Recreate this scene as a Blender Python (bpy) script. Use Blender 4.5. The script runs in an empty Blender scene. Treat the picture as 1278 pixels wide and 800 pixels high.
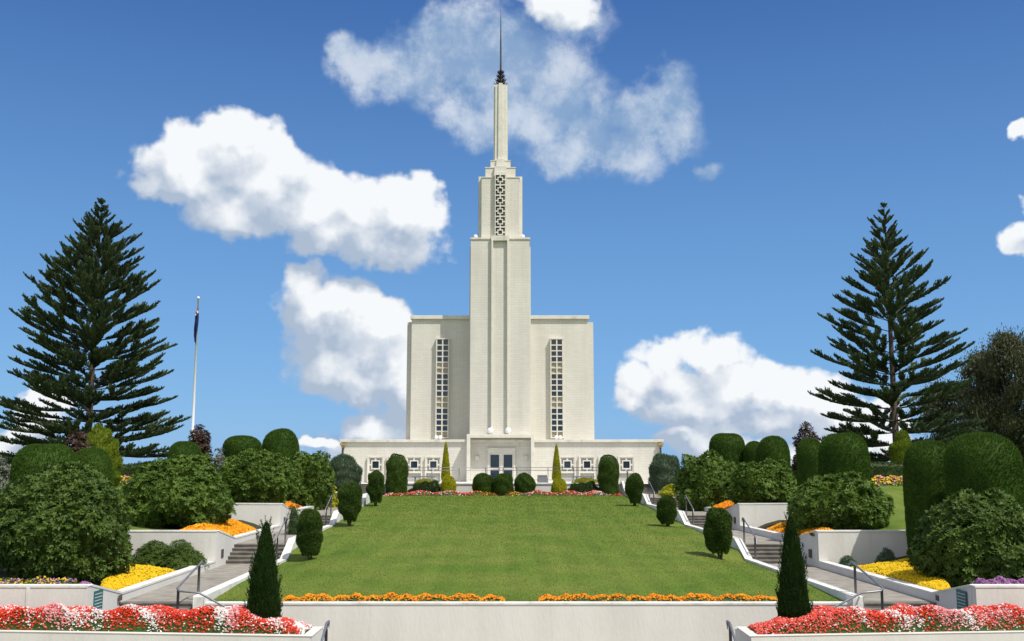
import bpy, math, random
import numpy as np
from mathutils import Vector
rnd = random.Random(7)
R = np.random.RandomState(11)
S = bpy.context.scene
COL = S.collection

# ------------------------------------------------------------------ camera
F = 1300.0
PITCH = math.radians(8.1)
cam_d = bpy.data.cameras.new('camera')
cam = bpy.data.objects.new('camera', cam_d); COL.objects.link(cam)
cam.location = (0, 0, 0); cam.rotation_euler = (math.radians(90) + PITCH, 0, 0)
cam_d.sensor_width = 36; cam_d.lens = F / 1278 * 36
cam_d.clip_start = .1; cam_d.clip_end = 20000
S.camera = cam
cp, sp = math.cos(PITCH), math.sin(PITCH)
def at(px, py, Y):
    """world X and Z of photo pixel px, py (1278 wide) at depth Y"""
    r, u = (px - 639) / F, (400 - py) / F
    dy = cp - u * sp; dz = sp + u * cp
    k = Y / dy
    return r * k, dz * k
def ax(px, py, Y): return at(px, py, Y)[0]
def az(py, Y): return at(639, py, Y)[1]

# ------------------------------------------------------------------ sun, sky
EL, AZ = math.radians(57), math.radians(47)      # azimuth: to the right of straight behind the camera
sdir = Vector((math.cos(EL) * math.sin(AZ), -math.cos(EL) * math.cos(AZ), math.sin(EL)))
sl = bpy.data.lights.new('sun', 'SUN'); so = bpy.data.objects.new('sun', sl); COL.objects.link(so)
sl.energy = 3.9; sl.angle = math.radians(.53); sl.color = (1, .955, .88)
so.rotation_euler = sdir.to_track_quat('Z', 'Y').to_euler(); so.location = (30, -30, 60)
S.view_settings.view_transform = 'Standard'; S.view_settings.look = 'None'
S.view_settings.exposure = 0.22; S.view_settings.gamma = 1
S.view_settings.use_curve_mapping = False
try:
    S.cycles.max_bounces = 6; S.cycles.transparent_max_bounces = 8
    S.cycles.use_denoising = True
except Exception: pass

world = bpy.data.worlds.new("World"); S.world = world; world.use_nodes = True
wt = world.node_tree; wt.nodes.clear()
def wn(t, **k):
    n = wt.nodes.new(t)
    for a, b in k.items(): setattr(n, a, b)
    return n
def wl(a, b): wt.links.new(a, b)
def M(op, a, b=None, c=None, clamp=False):
    n = wn('ShaderNodeMath', operation=op); n.use_clamp = clamp
    for i, v in enumerate((a, b, c)):
        if v is None: continue
        if isinstance(v, (int, float)): n.inputs[i].default_value = v
        else: wl(v, n.inputs[i])
    return n.outputs[0]
def V(op, a, b=None, out=0):
    n = wn('ShaderNodeVectorMath', operation=op)
    for i, v in enumerate((a, b)):
        if v is None: continue
        if isinstance(v, tuple): n.inputs[i].default_value = v
        else: wl(v, n.inputs[i])
    return n.outputs[out]
def mixc(f, a, b):
    n = wn('ShaderNodeMix', data_type='RGBA')
    if isinstance(f, (int, float)): n.inputs[0].default_value = f
    else: wl(f, n.inputs[0])
    for i, v in ((6, a), (7, b)):
        if isinstance(v, tuple): n.inputs[i].default_value = v
        else: wl(v, n.inputs[i])
    return n.outputs[2]
def sstep(x, lo, hi):
    n = wn('ShaderNodeMapRange', interpolation_type='SMOOTHSTEP')
    wl(x, n.inputs[0]); n.inputs[1].default_value = lo; n.inputs[2].default_value = hi
    return n.outputs[0]
sky = wn('ShaderNodeTexSky', sky_type='NISHITA', sun_disc=False)
sky.sun_elevation = EL; sky.sun_rotation = math.pi - AZ
sky.altitude = 50; sky.air_density = 1.0; sky.dust_density = 0.25; sky.ozone_density = 2.2
tc = wn('ShaderNodeTexCoord')
dirv = V('NORMALIZE', tc.outputs['Generated'])
def noise(vec, scale, detail=6, rough=.55, out='Fac', typ=None):
    n = wn('ShaderNodeTexNoise'); wl(vec, n.inputs['Vector'])
    n.inputs['Scale'].default_value = scale; n.inputs['Detail'].default_value = detail
    n.inputs['Roughness'].default_value = rough
    return n.outputs[out]
sx = wn('ShaderNodeSeparateXYZ'); wl(dirv, sx.inputs[0])
azn = M('ARCTAN2', sx.outputs[0], sx.outputs[1]); eln = M('ARCSINE', sx.outputs[2])
cmb = wn('ShaderNodeCombineXYZ'); wl(azn, cmb.inputs[0]); wl(eln, cmb.inputs[1])
# cloud layers: lumps at compass bearings and heights above the horizon, their edges broken by noise
def bearing(px, py):
    r, u = (px - 639) / F, (400 - py) / F
    d = Vector((r, cp - u * sp, sp + u * cp)).normalized()
    return math.atan2(d.x, d.y), math.asin(d.z)
def field(vec, blobs):
    cur = None
    for (px, py, rx, ry) in blobs:
        a, e = bearing(px, py)
        d = V('SUBTRACT', vec, (a, e, 0))
        d = V('MULTIPLY', d, (F / rx / 1.1, F / ry / 1.1, 0))
        q = M('SUBTRACT', 1.0, V('LENGTH', d, out=1))
        if cur is None: cur = q
        else:
            cur = M('SMOOTH_MAX', cur, q, .22)
    return cur
THICK = [(292,178,46,34),(235,205,60,42),(204,232,30,22),(330,218,62,42),(390,262,66,38),(300,262,72,34),
 (450,278,66,36),(510,268,46,34),(478,308,58,24),(415,300,70,26),
 (385,358,34,28),(398,398,54,44),(440,388,46,32),(484,404,32,28),(430,440,74,40),(485,450,62,40),(440,470,60,28),(475,530,48,28),(398,560,26,9),
 (838,446,44,30),(888,438,42,26),(800,476,32,26),(870,482,80,34),(940,484,76,30),(990,492,56,28),(1045,512,60,24),
 (870,516,90,26),(960,530,100,22),(850,552,34,14),(935,566,60,20),(1060,545,60,20),
 (1268,290,26,22),(1280,246,14,12),(1272,150,12,10),(55,500,30,14),(10,560,52,34),(40,528,36,16),
 (690,12,48,28),(505,480,40,40),(780,500,26,22),(1085,545,50,22),(1000,565,60,16),(900,560,60,18),(455,565,50,12)]
VEIL = [(440,72,34,30),(510,92,84,46),(565,60,84,56),(625,85,95,70),(690,130,76,56),(600,150,60,36),(745,160,56,46),
 (838,125,40,44),(845,160,38,34),(790,185,50,34),(700,20,56,34),(800,150,50,36),(885,212,18,12),(180,188,20,14),(425,560,60,24),(480,545,60,34),(700,190,46,20)]
def layer(vec, nz, blobs, amp):
    return M('ADD', field(vec, blobs), M('MULTIPLY', M('SUBTRACT', nz, .5), amp))
w1 = noise(dirv, 9, 4, .6, out='Color'); w2 = noise(dirv, 34, 3, .6, out='Color')
def vscale(v, s):
    n = wn('ShaderNodeVectorMath', operation='SCALE'); wl(v, n.inputs[0]); n.inputs[3].default_value = s; return n.outputs[0]
warp = V('ADD', vscale(V('SUBTRACT', w1, (.5,.5,.5)), .075), vscale(V('SUBTRACT', w2, (.5,.5,.5)), .024))
pos = V('ADD', cmb.outputs[0], warp)
OFF = (.011, .020, 0)
dir2 = V('NORMALIZE', V('ADD', dirv, (OFF[0], 0, OFF[1])))
nA = noise(dirv, 22, 9, .53); nB = noise(dir2, 22, 9, .53)
dA = layer(pos, nA, THICK, 1.75)
dB = layer(V('ADD', pos, OFF), nB, THICK, 1.5)
fA = field(pos, THICK); fB = field(V('ADD', pos, (.010, .034, 0)), THICK)
lit = M('ADD', M('MULTIPLY_ADD', M('SUBTRACT', fA, fB), 1.15, .36), M('MULTIPLY', M('SUBTRACT', nA, nB), 2.0), clamp=True)
aT = sstep(dA, -.14, .26)
nV = noise(dirv, 17, 9, .62)
dV = layer(pos, nV, VEIL, 1.7)
aV = M('MULTIPLY', sstep(dV, -.15, .6), .85)
WS = .11
def cc(r, g, b): return (r / WS, g / WS, b / WS, 1)
cThick = mixc(lit, cc(.36, .44, .56), cc(.80, .82, .84))
cVeil = mixc(sstep(nV, .40, .68), cc(.24, .36, .54), cc(.60, .66, .74))
tint = wn('ShaderNodeMix', data_type='RGBA', blend_type='MULTIPLY'); tint.inputs[0].default_value = 1
wl(sky.outputs[0], tint.inputs[6]); tint.inputs[7].default_value = (.80, .95, 1.05, 1)
g1 = wn('ShaderNodeMapRange', interpolation_type='SMOOTHSTEP'); wl(eln, g1.inputs[0]); g1.inputs[1].default_value = -.05; g1.inputs[2].default_value = .62
deep = mixc(g1.outputs[0], cc(.155, .365, .69), cc(.011, .068, .30))
skyc = mixc(.80, tint.outputs[2], deep)
c1 = mixc(aV, skyc, cVeil)
# bright cloud added out of view, behind and above the camera, to fill shadows
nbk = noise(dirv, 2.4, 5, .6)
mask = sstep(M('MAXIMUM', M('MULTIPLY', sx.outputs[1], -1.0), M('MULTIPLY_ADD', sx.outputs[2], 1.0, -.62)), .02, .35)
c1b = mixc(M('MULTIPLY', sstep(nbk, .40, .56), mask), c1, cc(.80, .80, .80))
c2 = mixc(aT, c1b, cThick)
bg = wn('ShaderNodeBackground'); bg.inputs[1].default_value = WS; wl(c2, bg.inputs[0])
wo = wn('ShaderNodeOutputWorld'); wl(bg.outputs[0], wo.inputs[0])
try: world.cycles.sampling_method = 'MANUAL'; world.cycles.sample_map_resolution = 512
except Exception: pass

# ------------------------------------------------------------------ materials
def mat(name, col, rough=.8, var=.0, scale=4, bump=0, bscale=30, col2=None, spec=.3, metallic=0, island=0, transl=0, coords='Object', stretch=None, detail=5):
    m = bpy.data.materials.new(name); m.use_nodes = True
    nt = m.node_tree; b = nt.nodes['Principled BSDF']; out = nt.nodes['Material Output']
    b.inputs['Roughness'].default_value = rough; b.inputs['Metallic'].default_value = metallic
    b.inputs['Specular IOR Level'].default_value = spec
    b.inputs['Base Color'].default_value = (*col, 1)
    t = nt.nodes.new('ShaderNodeTexCoord'); vec = t.outputs[coords]
    if stretch:
        mp = nt.nodes.new('ShaderNodeMapping'); mp.inputs['Scale'].default_value = stretch
        nt.links.new(vec, mp.inputs[0]); vec = mp.outputs[0]
    if col2 or island:
        mx = nt.nodes.new('ShaderNodeMix'); mx.data_type = 'RGBA'
        mx.inputs[6].default_value = (*col, 1); mx.inputs[7].default_value = (*(col2 or col), 1)
        n = nt.nodes.new('ShaderNodeTexNoise'); n.inputs['Scale'].default_value = scale; n.inputs['Detail'].default_value = detail
        nt.links.new(vec, n.inputs['Vector'])
        mr = nt.nodes.new('ShaderNodeMapRange'); mr.inputs[1].default_value = .34; mr.inputs[2].default_value = .66
        nt.links.new(n.outputs['Fac'], mr.inputs[0]); fac = mr.outputs[0]
        if island:
            g = nt.nodes.new('ShaderNodeNewGeometry')
            mm = nt.nodes.new('ShaderNodeMix'); mm.data_type = 'FLOAT'; mm.inputs[0].default_value = island
            nt.links.new(fac, mm.inputs[2]); nt.links.new(g.outputs['Random Per Island'], mm.inputs[3]); fac = mm.outputs[0]
        nt.links.new(fac, mx.inputs[0]); nt.links.new(mx.outputs[2], b.inputs['Base Color'])
        colsock = mx.outputs[2]
    else: colsock = None
    if bump:
        n2 = nt.nodes.new('ShaderNodeTexNoise'); n2.inputs['Scale'].default_value = bscale; n2.inputs['Detail'].default_value = 6
        nt.links.new(vec, n2.inputs['Vector'])
        bp = nt.nodes.new('ShaderNodeBump'); bp.inputs['Strength'].default_value = bump; bp.inputs['Distance'].default_value = .05
        nt.links.new(n2.outputs['Fac'], bp.inputs['Height']); nt.links.new(bp.outputs[0], b.inputs['Normal'])
    if transl:
        tr = nt.nodes.new('ShaderNodeBsdfTranslucent'); ms = nt.nodes.new('ShaderNodeMixShader'); ms.inputs[0].default_value = transl
        if colsock: nt.links.new(colsock, tr.inputs[0])
        else: tr.inputs[0].default_value = (*col, 1)
        nt.links.new(b.outputs[0], ms.inputs[1]); nt.links.new(tr.outputs[0], ms.inputs[2]); nt.links.new(ms.outputs[0], out.inputs[0])
    return m
def stain(m, dark, lo=.60, hi=.74, amt=.55, st=(2.6, 2.6, .22)):
    nt = m.node_tree; b = nt.nodes['Principled BSDF']; src = b.inputs['Base Color'].links[0].from_socket
    t = nt.nodes.new('ShaderNodeTexCoord'); mp = nt.nodes.new('ShaderNodeMapping'); mp.inputs['Scale'].default_value = st; nt.links.new(t.outputs['Object'], mp.inputs[0])
    n = nt.nodes.new('ShaderNodeTexNoise'); n.inputs['Scale'].default_value = 1.3; n.inputs['Detail'].default_value = 10; n.inputs['Roughness'].default_value = .65; nt.links.new(mp.outputs[0], n.inputs['Vector'])
    r_ = nt.nodes.new('ShaderNodeMapRange'); r_.inputs[1].default_value = lo; r_.inputs[2].default_value = hi; r_.inputs[4].default_value = amt; nt.links.new(n.outputs['Fac'], r_.inputs[0])
    x = nt.nodes.new('ShaderNodeMix'); x.data_type = 'RGBA'; nt.links.new(r_.outputs[0], x.inputs[0]); nt.links.new(src, x.inputs[6]); x.inputs[7].default_value = (*dark, 1); nt.links.new(x.outputs[2], b.inputs['Base Color'])
def brick_mat(name, c1, c2, mortar):
    m = bpy.data.materials.new(name); m.use_nodes = True
    nt = m.node_tree; b = nt.nodes['Principled BSDF']; L = nt.links.new
    b.inputs['Roughness'].default_value = .75; b.inputs['Specular IOR Level'].default_value = .25
    t = nt.nodes.new('ShaderNodeTexCoord'); s = nt.nodes.new('ShaderNodeSeparateXYZ'); L(t.outputs['Object'], s.inputs[0])
    a = nt.nodes.new('ShaderNodeMath'); L(s.outputs[0], a.inputs[0]); L(s.outputs[1], a.inputs[1])
    c = nt.nodes.new('ShaderNodeCombineXYZ'); L(a.outputs[0], c.inputs[0]); L(s.outputs[2], c.inputs[1])
    br = nt.nodes.new('ShaderNodeTexBrick'); L(c.outputs[0], br.inputs[0]); br.inputs['Scale'].default_value = 1
    br.inputs['Brick Width'].default_value = .6; br.inputs['Row Height'].default_value = .2
    br.inputs['Mortar Size'].default_value = .014; br.inputs['Mortar Smooth'].default_value = .6
    br.inputs['Color1'].default_value = (*c1, 1); br.inputs['Color2'].default_value = (*c2, 1); br.inputs['Mortar'].default_value = (*mortar, 1)
    n = nt.nodes.new('ShaderNodeTexNoise'); mp = nt.nodes.new('ShaderNodeMapping'); mp.inputs['Scale'].default_value = (1.2, 1.2, .25)
    L(t.outputs['Object'], mp.inputs[0]); L(mp.outputs[0], n.inputs['Vector']); n.inputs['Scale'].default_value = .7; n.inputs['Detail'].default_value = 8
    mr = nt.nodes.new('ShaderNodeMapRange'); L(n.outputs['Fac'], mr.inputs[0]); mr.inputs[1].default_value = .3; mr.inputs[2].default_value = .7; mr.inputs[3].default_value = .90; mr.inputs[4].default_value = 1.04
    mx = nt.nodes.new('ShaderNodeVectorMath'); mx.operation = 'SCALE'; L(br.outputs['Color'], mx.inputs[0]); L(mr.outputs[0], mx.inputs[3])
    L(mx.outputs[0], b.inputs['Base Color'])
    bp = nt.nodes.new('ShaderNodeBump'); bp.invert = True; bp.inputs['Strength'].default_value = .35; bp.inputs['Distance'].default_value = .01
    L(br.outputs['Fac'], bp.inputs['Height']); L(bp.outputs[0], b.inputs['Normal'])
    return m
MT = {}
MT['brick'] = brick_mat('white_brick', (.68,.655,.585), (.645,.62,.55), (.56,.54,.48))
MT['trim'] = mat('painted_trim', (.70,.68,.60), .6, col2=(.62,.60,.53), scale=2)
MT['coping'] = mat('coping_paint', (.72,.69,.60), .6, col2=(.62,.60,.52), scale=1.5, stretch=(1,1,.3))
MT['wall'] = mat('garden_wall_render', (.70,.685,.635), .85, col2=(.63,.61,.56), scale=1.1, bump=.15, bscale=14, stretch=(1,1,.35), detail=9)
MT['kerb'] = mat('kerb_paint', (.78,.77,.73), .75, col2=(.62,.61,.56), scale=1.6, bump=.1, bscale=20)
MT['path'] = mat('exposed_concrete', (.34,.31,.265), .9, col2=(.25,.23,.195), scale=2.4, bump=.3, bscale=60, detail=10)
MT['step'] = mat('step_concrete', (.22,.205,.18), .9, col2=(.13,.12,.105), scale=3, bump=.3, bscale=50, detail=10)
MT['paving'] = mat('terrace_paving', (.42,.40,.36), .85, col2=(.34,.32,.29), scale=2)
MT['glass'] = mat('dark_window_glass', (.02,.03,.05), .08, spec=.8)
MT['lattice_dark'] = mat('lattice_screen_dark', (.06,.055,.05), .7)
MT['beige'] = mat('spandrel_panel', (.42,.37,.28), .7, col2=(.36,.31,.23), scale=3)
MT['grille'] = mat('fret_recess', (.42,.41,.38), .8)
MT['metal'] = mat('handrail_steel', (.30,.31,.33), .45, metallic=.6, col2=(.22,.22,.24), scale=6)
MT['darkmetal'] = mat('weathered_post_steel', (.09,.09,.095), .6, metallic=.4)
MT['bronze'] = mat('dark_bronze', (.045,.04,.04), .5, metallic=.5)
MT['lamp'] = mat('white_lamp_enamel', (.85,.86,.88), .3)
MT['pipe'] = mat('dark_green_pipe', (.05,.07,.06), .5)
MT['rainhead'] = mat('copper_rainhead', (.42,.30,.14), .5, metallic=.3)
MT['plaque_teal'] = mat('teal_enamel', (.03,.14,.14), .5)
MT['plaque_white'] = mat('white_lettering', (.7,.72,.7), .6)
MT['plaque_brown'] = mat('brown_plate', (.10,.08,.07), .6)
MT['bench'] = mat('bench_slate', (.16,.17,.19), .7)
MT['flag'] = mat('navy_flag_cloth', (.012,.02,.10), .8)
MT['flagred'] = mat('red_flag_cloth', (.45,.03,.04), .8)
MT['flagwhite'] = mat('white_flag_cloth', (.7,.7,.7), .8)
MT['pole'] = mat('pole_paint', (.72,.73,.75), .35)
MT['soil'] = mat('dark_mulch', (.05,.035,.022), .95, col2=(.03,.045,.015), scale=3, bump=.6, bscale=40)
MT['bark'] = mat('grey_brown_bark', (.10,.075,.055), .9, col2=(.06,.045,.035), scale=8, bump=.5, bscale=20)
stain(MT['wall'], (.42,.40,.32), .56, .76, .36); stain(MT['kerb'], (.34,.32,.25), .54, .70, .55, (2, 2, 1.5)); stain(MT['path'], (.14,.13,.10), .5, .7, .6, (1, 1, 1)); stain(MT['brick'], (.47,.45,.39), .55, .75, .30, (1.6, 1.6, .12)); stain(MT['coping'], (.36,.34,.28), .52, .7, .6, (1.2, 1.2, 1))
# foliage colours
def leaf(name, c, c2, isl=.6, tr=.18, rough=.55, spec=.35, scale=1.2): return mat(name, c, rough, col2=c2, island=isl, transl=tr, spec=spec, scale=scale)
MT['rhodo'] = leaf('glossy_rhododendron_leaf', (.036,.080,.010), (.125,.200,.024), rough=.55, spec=.22)
MT['rhodo2'] = leaf('dark_rhododendron_leaf', (.030,.064,.009), (.105,.168,.024), rough=.55, spec=.22)
MT['clip'] = leaf('clipped_cypress_leaf', (.032,.074,.009), (.074,.140,.017), rough=.7, spec=.15)
MT['yew'] = leaf('yew_leaf', (.026,.060,.008), (.080,.140,.018), rough=.6, spec=.2)
MT['cyp'] = leaf('pencil_cypress_leaf', (.012,.034,.006), (.030,.070,.010), rough=.7, spec=.15)
MT['juniper'] = leaf('blue_juniper_leaf', (.060,.105,.062), (.150,.205,.120), rough=.7, spec=.15)
MT['gold'] = leaf('golden_conifer_leaf', (.24,.26,.010), (.50,.48,.02), rough=.6, spec=.2, tr=.25)
MT['lime'] = leaf('lime_conifer_leaf', (.09,.15,.012), (.22,.27,.02), rough=.6, spec=.2, tr=.25)
MT['purple'] = leaf('bronze_shrub_leaf', (.035,.018,.014), (.085,.045,.025), rough=.5)
MT['pine'] = leaf('norfolk_pine_leaf', (.044,.076,.036), (.125,.170,.078), rough=.6, spec=.25, tr=.2, scale=.35)
MT['gum'] = leaf('gum_leaf', (.042,.055,.022), (.105,.110,.045), rough=.6, tr=.2, scale=.3)
MT['bedleaf'] = leaf('bedding_leaf', (.030,.070,.012), (.07,.13,.02), rough=.6)
MT['hedge'] = leaf('hedge_leaf', (.022,.048,.010), (.055,.095,.018), rough=.6)
MT['silver'] = leaf('pale_wispy_leaf', (.10,.12,.09), (.16,.18,.13), rough=.7)
def fl(name, c, c2): return mat(name, c, .6, col2=c2, island=.8, transl=.25, spec=.2)
MT['f_red'] = fl('red_petals', (.60,.030,.012), (.85,.085,.035))
MT['f_coral'] = fl('coral_petals', (.72,.075,.05), (.88,.16,.12))
MT['f_pink'] = fl('pink_petals', (.75,.22,.24), (.88,.45,.45))
MT['f_white'] = fl('white_petals', (.78,.74,.72), (.92,.90,.88))
MT['f_orange'] = fl('orange_petals', (.80,.20,.010), (.90,.40,.015))
MT['f_yellow'] = fl('yellow_petals', (.74,.46,.008), (.86,.64,.02))
MT['f_purple'] = fl('purple_petals', (.27,.09,.27), (.50,.26,.46))
def grass_mat(name, dry):
    m = bpy.data.materials.new(name); m.use_nodes = True; nt = m.node_tree; L = nt.links.new
    b = nt.nodes['Principled BSDF']; b.inputs['Roughness'].default_value = .8; b.inputs['Specular IOR Level'].default_value = .12
    t = nt.nodes.new('ShaderNodeTexCoord')
    def nz(sc, det, st=None):
        v = t.outputs['Object']
        if st:
            mp = nt.nodes.new('ShaderNodeMapping'); mp.inputs['Scale'].default_value = st; L(v, mp.inputs[0]); v = mp.outputs[0]
        n = nt.nodes.new('ShaderNodeTexNoise'); n.inputs['Scale'].default_value = sc; n.inputs['Detail'].default_value = det; L(v, n.inputs['Vector'])
        r = nt.nodes.new('ShaderNodeMapRange'); r.inputs[1].default_value = .32; r.inputs[2].default_value = .68; L(n.outputs['Fac'], r.inputs[0])
        return r.outputs[0]
    def mx(f, a, c):
        n = nt.nodes.new('ShaderNodeMix'); n.data_type = 'RGBA'
        if isinstance(f, float): n.inputs[0].default_value = f
        else: L(f, n.inputs[0])
        for i, v in ((6, a), (7, c)):
            if isinstance(v, tuple): n.inputs[i].default_value = v
            else: L(v, n.inputs[i])
        return n.outputs[2]
    a = mx(nz(.22, 6, (.6, 1.4, 1)), (.082,.142,.017,1), (.124,.190,.026,1))
    a = mx(nz(2.2, 6), a, (.100,.158,.021,1))
    a2 = mx(nz(9, 8), a, (.076,.136,.015,1))
    a2 = mx(nz(1.0, 3, (2.0, .05, 1)), a2, (.135,.205,.026,1)) if 0 else a2
    wv = nt.nodes.new('ShaderNodeTexWave'); wv.wave_type = 'BANDS'; wv.bands_direction = 'X'; wv.inputs['Scale'].default_value = .30; wv.inputs['Distortion'].default_value = .8; wv.inputs['Detail'].default_value = 3; wv.inputs['Detail Scale'].default_value = .6; L(t.outputs['Object'], wv.inputs['Vector'])
    ws = nt.nodes.new('ShaderNodeMapRange'); L(wv.outputs['Fac'], ws.inputs[0]); ws.inputs[1].default_value = .3; ws.inputs[2].default_value = .7; ws.inputs[4].default_value = .42
    a2 = mx(ws.outputs[0], a2, (.135,.212,.026,1))
    st = nt.nodes.new('ShaderNodeMath'); st.operation = 'MULTIPLY'; L(nz(1.0, 3, (2.4, .045, 1)), st.inputs[0]); st.inputs[1].default_value = .38
    a2 = mx(st.outputs[0], a2, (.068,.138,.015,1))
    n3 = nt.nodes.new('ShaderNodeMath'); n3.operation = 'MULTIPLY'; L(nz(.5, 7), n3.inputs[0]); n3.inputs[1].default_value = dry
    a3 = mx(n3.outputs[0], a2, (.20,.215,.045,1))
    L(a3, b.inputs['Base Color'])
    n = nt.nodes.new('ShaderNodeTexNoise'); n.inputs['Scale'].default_value = 26; n.inputs['Detail'].default_value = 6; L(t.outputs['Object'], n.inputs['Vector'])
    bp = nt.nodes.new('ShaderNodeBump'); bp.inputs['Strength'].default_value = .7; bp.inputs['Distance'].default_value = .04
    L(n.outputs['Fac'], bp.inputs['Height']); L(bp.outputs[0], b.inputs['Normal'])
    return m
MT['lawn'] = grass_mat('mown_lawn', .62)
MT['blade'] = leaf('grass_blade', (.092,.152,.018), (.128,.200,.028), isl=.8, tr=.3, rough=.7, spec=.15)

# ------------------------------------------------------------------ builders
class MB:
    """collects faces and links them as ONE mesh object"""
    def __init__(s): s.v = []; s.f = []; s.n = 0
    def add(s, V_, F_, mi=0, smooth=False):
        V_ = np.asarray(V_, float).reshape(-1, 3); F_ = np.asarray(F_, int)
        s.v.append(V_); s.f.append((F_ + s.n, mi, smooth)); s.n += len(V_); return s
    def box(s, x0, x1, y0, y1, z0, z1, mi=0):
        x0, x1 = min(x0, x1), max(x0, x1); y0, y1 = min(y0, y1), max(y0, y1); z0, z1 = min(z0, z1), max(z0, z1)
        v = [(x0,y0,z0),(x1,y0,z0),(x1,y1,z0),(x0,y1,z0),(x0,y0,z1),(x1,y0,z1),(x1,y1,z1),(x0,y1,z1)]
        return s.add(v, [(0,3,2,1),(4,5,6,7),(0,1,5,4),(1,2,6,5),(2,3,7,6),(3,0,4,7)], mi)
    def prism(s, poly, fn, t, mi=0):
        """poly: list of 2D points, fn(a, b, t) gives the 3D point, t=(t0, t1)"""
        n = len(poly); v = [fn(a, b, t[0]) for a, b in poly] + [fn(a, b, t[1]) for a, b in poly]
        s.add(v, [(i, (i + 1) % n, n + (i + 1) % n, n + i) for i in range(n)], mi)
        base = s.n - 2 * n
        s.f.append((np.array([[base + i for i in range(n)]]), mi, False)); s.f.append((np.array([[base + n + i for i in reversed(range(n))]]), mi, False)); return s
    def tube(s, pts, r, n=8, mi=0, r2=None, smooth=True, cap=True):
        pts = [Vector(p) for p in pts]; m = len(pts); rr = r if isinstance(r, (list, tuple)) else [r + ((r2 if r2 is not None else r) - r) * i / (m - 1) for i in range(m)]
        vs = []; ref = None
        for i, p in enumerate(pts):
            d = (pts[min(i + 1, m - 1)] - pts[max(i - 1, 0)]).normalized()
            if ref is None: ref = Vector((0, 0, 1)) if abs(d.z) < .9 else Vector((1, 0, 0))
            a = d.cross(ref).normalized(); b = d.cross(a).normalized(); ref = -b if False else ref
            for k in range(n):
                t = 2 * math.pi * k / n; vs.append(p + (a * math.cos(t) + b * math.sin(t)) * rr[i])
        fs = [(i * n + k, i * n + (k + 1) % n, (i + 1) * n + (k + 1) % n, (i + 1) * n + k) for i in range(m - 1) for k in range(n)]
        base = s.n
        s.add([tuple(v) for v in vs], fs, mi, smooth)
        if cap:
            s.f.append((np.array([[base + k for k in range(n)]]), mi, False)); s.f.append((np.array([[base + (m - 1) * n + k for k in reversed(range(n))]]), mi, False))
        return s
    def kites(s, C, A, B, mi=0, w=.45):
        """leaf-sized kites: base at C, tip at C+A, half width B"""
        C, A, B = map(np.asarray, (C, A, B)); n = len(C)
        v = np.stack([C, C + A * w + B, C + A, C + A * w - B], 1).reshape(-1, 3)
        return s.add(v, np.arange(4 * n).reshape(-1, 4), mi)
    def grid(s, P, mi=0, smooth=True, wrap=False):
        h, w = P.shape[:2]; idx = np.arange(h * w).reshape(h, w)
        if wrap: nx = np.roll(idx, -1, 1); a, b, c, d = idx[:-1], nx[:-1], nx[1:], idx[1:]
        else: a, b, c, d = idx[:-1, :-1], idx[:-1, 1:], idx[1:, 1:], idx[1:, :-1]
        return s.add(P.reshape(-1, 3), np.stack([a, b, c, d], -1).reshape(-1, 4), mi, smooth)
    def build(s, name, mats, parent=None, origin=None):
        me = bpy.data.meshes.new(name); V_ = np.concatenate(s.v)
        o0 = np.array(origin if origin is not None else (parent.location if parent is not None and parent.parent is None else (0, 0, 0)), float)
        if parent is not None and origin is None:
            q = parent; o0 = np.zeros(3)
            while q is not None: o0 = o0 + np.array(q.location); q = q.parent
        V_ = V_ - o0
        loops = np.concatenate([f.ravel() for f, _, _ in s.f]); cnt = np.concatenate([np.full(len(f), f.shape[1]) for f, _, _ in s.f])
        start = np.concatenate([[0], np.cumsum(cnt)[:-1]])
        me.vertices.add(len(V_)); me.vertices.foreach_set('co', V_.ravel().astype(np.float32))
        me.loops.add(len(loops)); me.loops.foreach_set('vertex_index', loops.astype(np.int32))
        me.polygons.add(len(cnt)); me.polygons.foreach_set('loop_start', start.astype(np.int32))
        me.polygons.foreach_set('material_index', np.concatenate([np.full(len(f), m) for f, m, _ in s.f]).astype(np.int32))
        me.polygons.foreach_set('use_smooth', np.concatenate([np.full(len(f), sm) for f, _, sm in s.f]))
        for m in (mats if isinstance(mats, (list, tuple)) else [mats]): me.materials.append(MT[m] if isinstance(m, str) else m)
        me.update(calc_edges=True); me.validate()
        o = bpy.data.objects.new(name, me); COL.objects.link(o)
        if parent is not None: o.parent = parent
        elif origin is not None: o.location = origin
        return o
def tag(o, label=None, cat=None, group=None, kind=None):
    if label: o['label'] = label
    if cat: o['category'] = cat
    if group: o['group'] = group
    if kind: o['kind'] = kind
    return o
def thing(name, label, cat, loc, group=None):
    o = bpy.data.objects.new(name, None); COL.objects.link(o); o.location = loc; o.empty_display_size = .3
    return tag(o, label, cat, group)
def dup(root, loc, scale=(1, 1, 1), rz=0, label=None, group=None):
    r = root.copy(); COL.objects.link(r); r.location = loc; r.scale = scale; r.rotation_euler = (0, 0, rz)
    if label: r['label'] = label
    if group: r['group'] = group
    for ch in list(root.children):
        c = ch.copy(); COL.objects.link(c); c.parent = r
        for g in list(ch.children):
            d = g.copy(); COL.objects.link(d); d.parent = c
    return r
def bevel(o, w=.015):
    m = o.modifiers.new('bevel', 'BEVEL'); m.width = w; m.segments = 2; m.limit_method = 'ANGLE'; return o
_K = [(R.normal(size=3), R.uniform(0, 6.28)) for _ in range(24)]
def nz3(P, f, seed=0):
    P = np.asarray(P) * f; s = 0; 
    for i in range(6):
        k, ph = _K[(i + seed * 5) % 24]; s = s + np.sin(P @ k * (1 + .35 * i) + ph + seed)
    return s / 3.2

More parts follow.
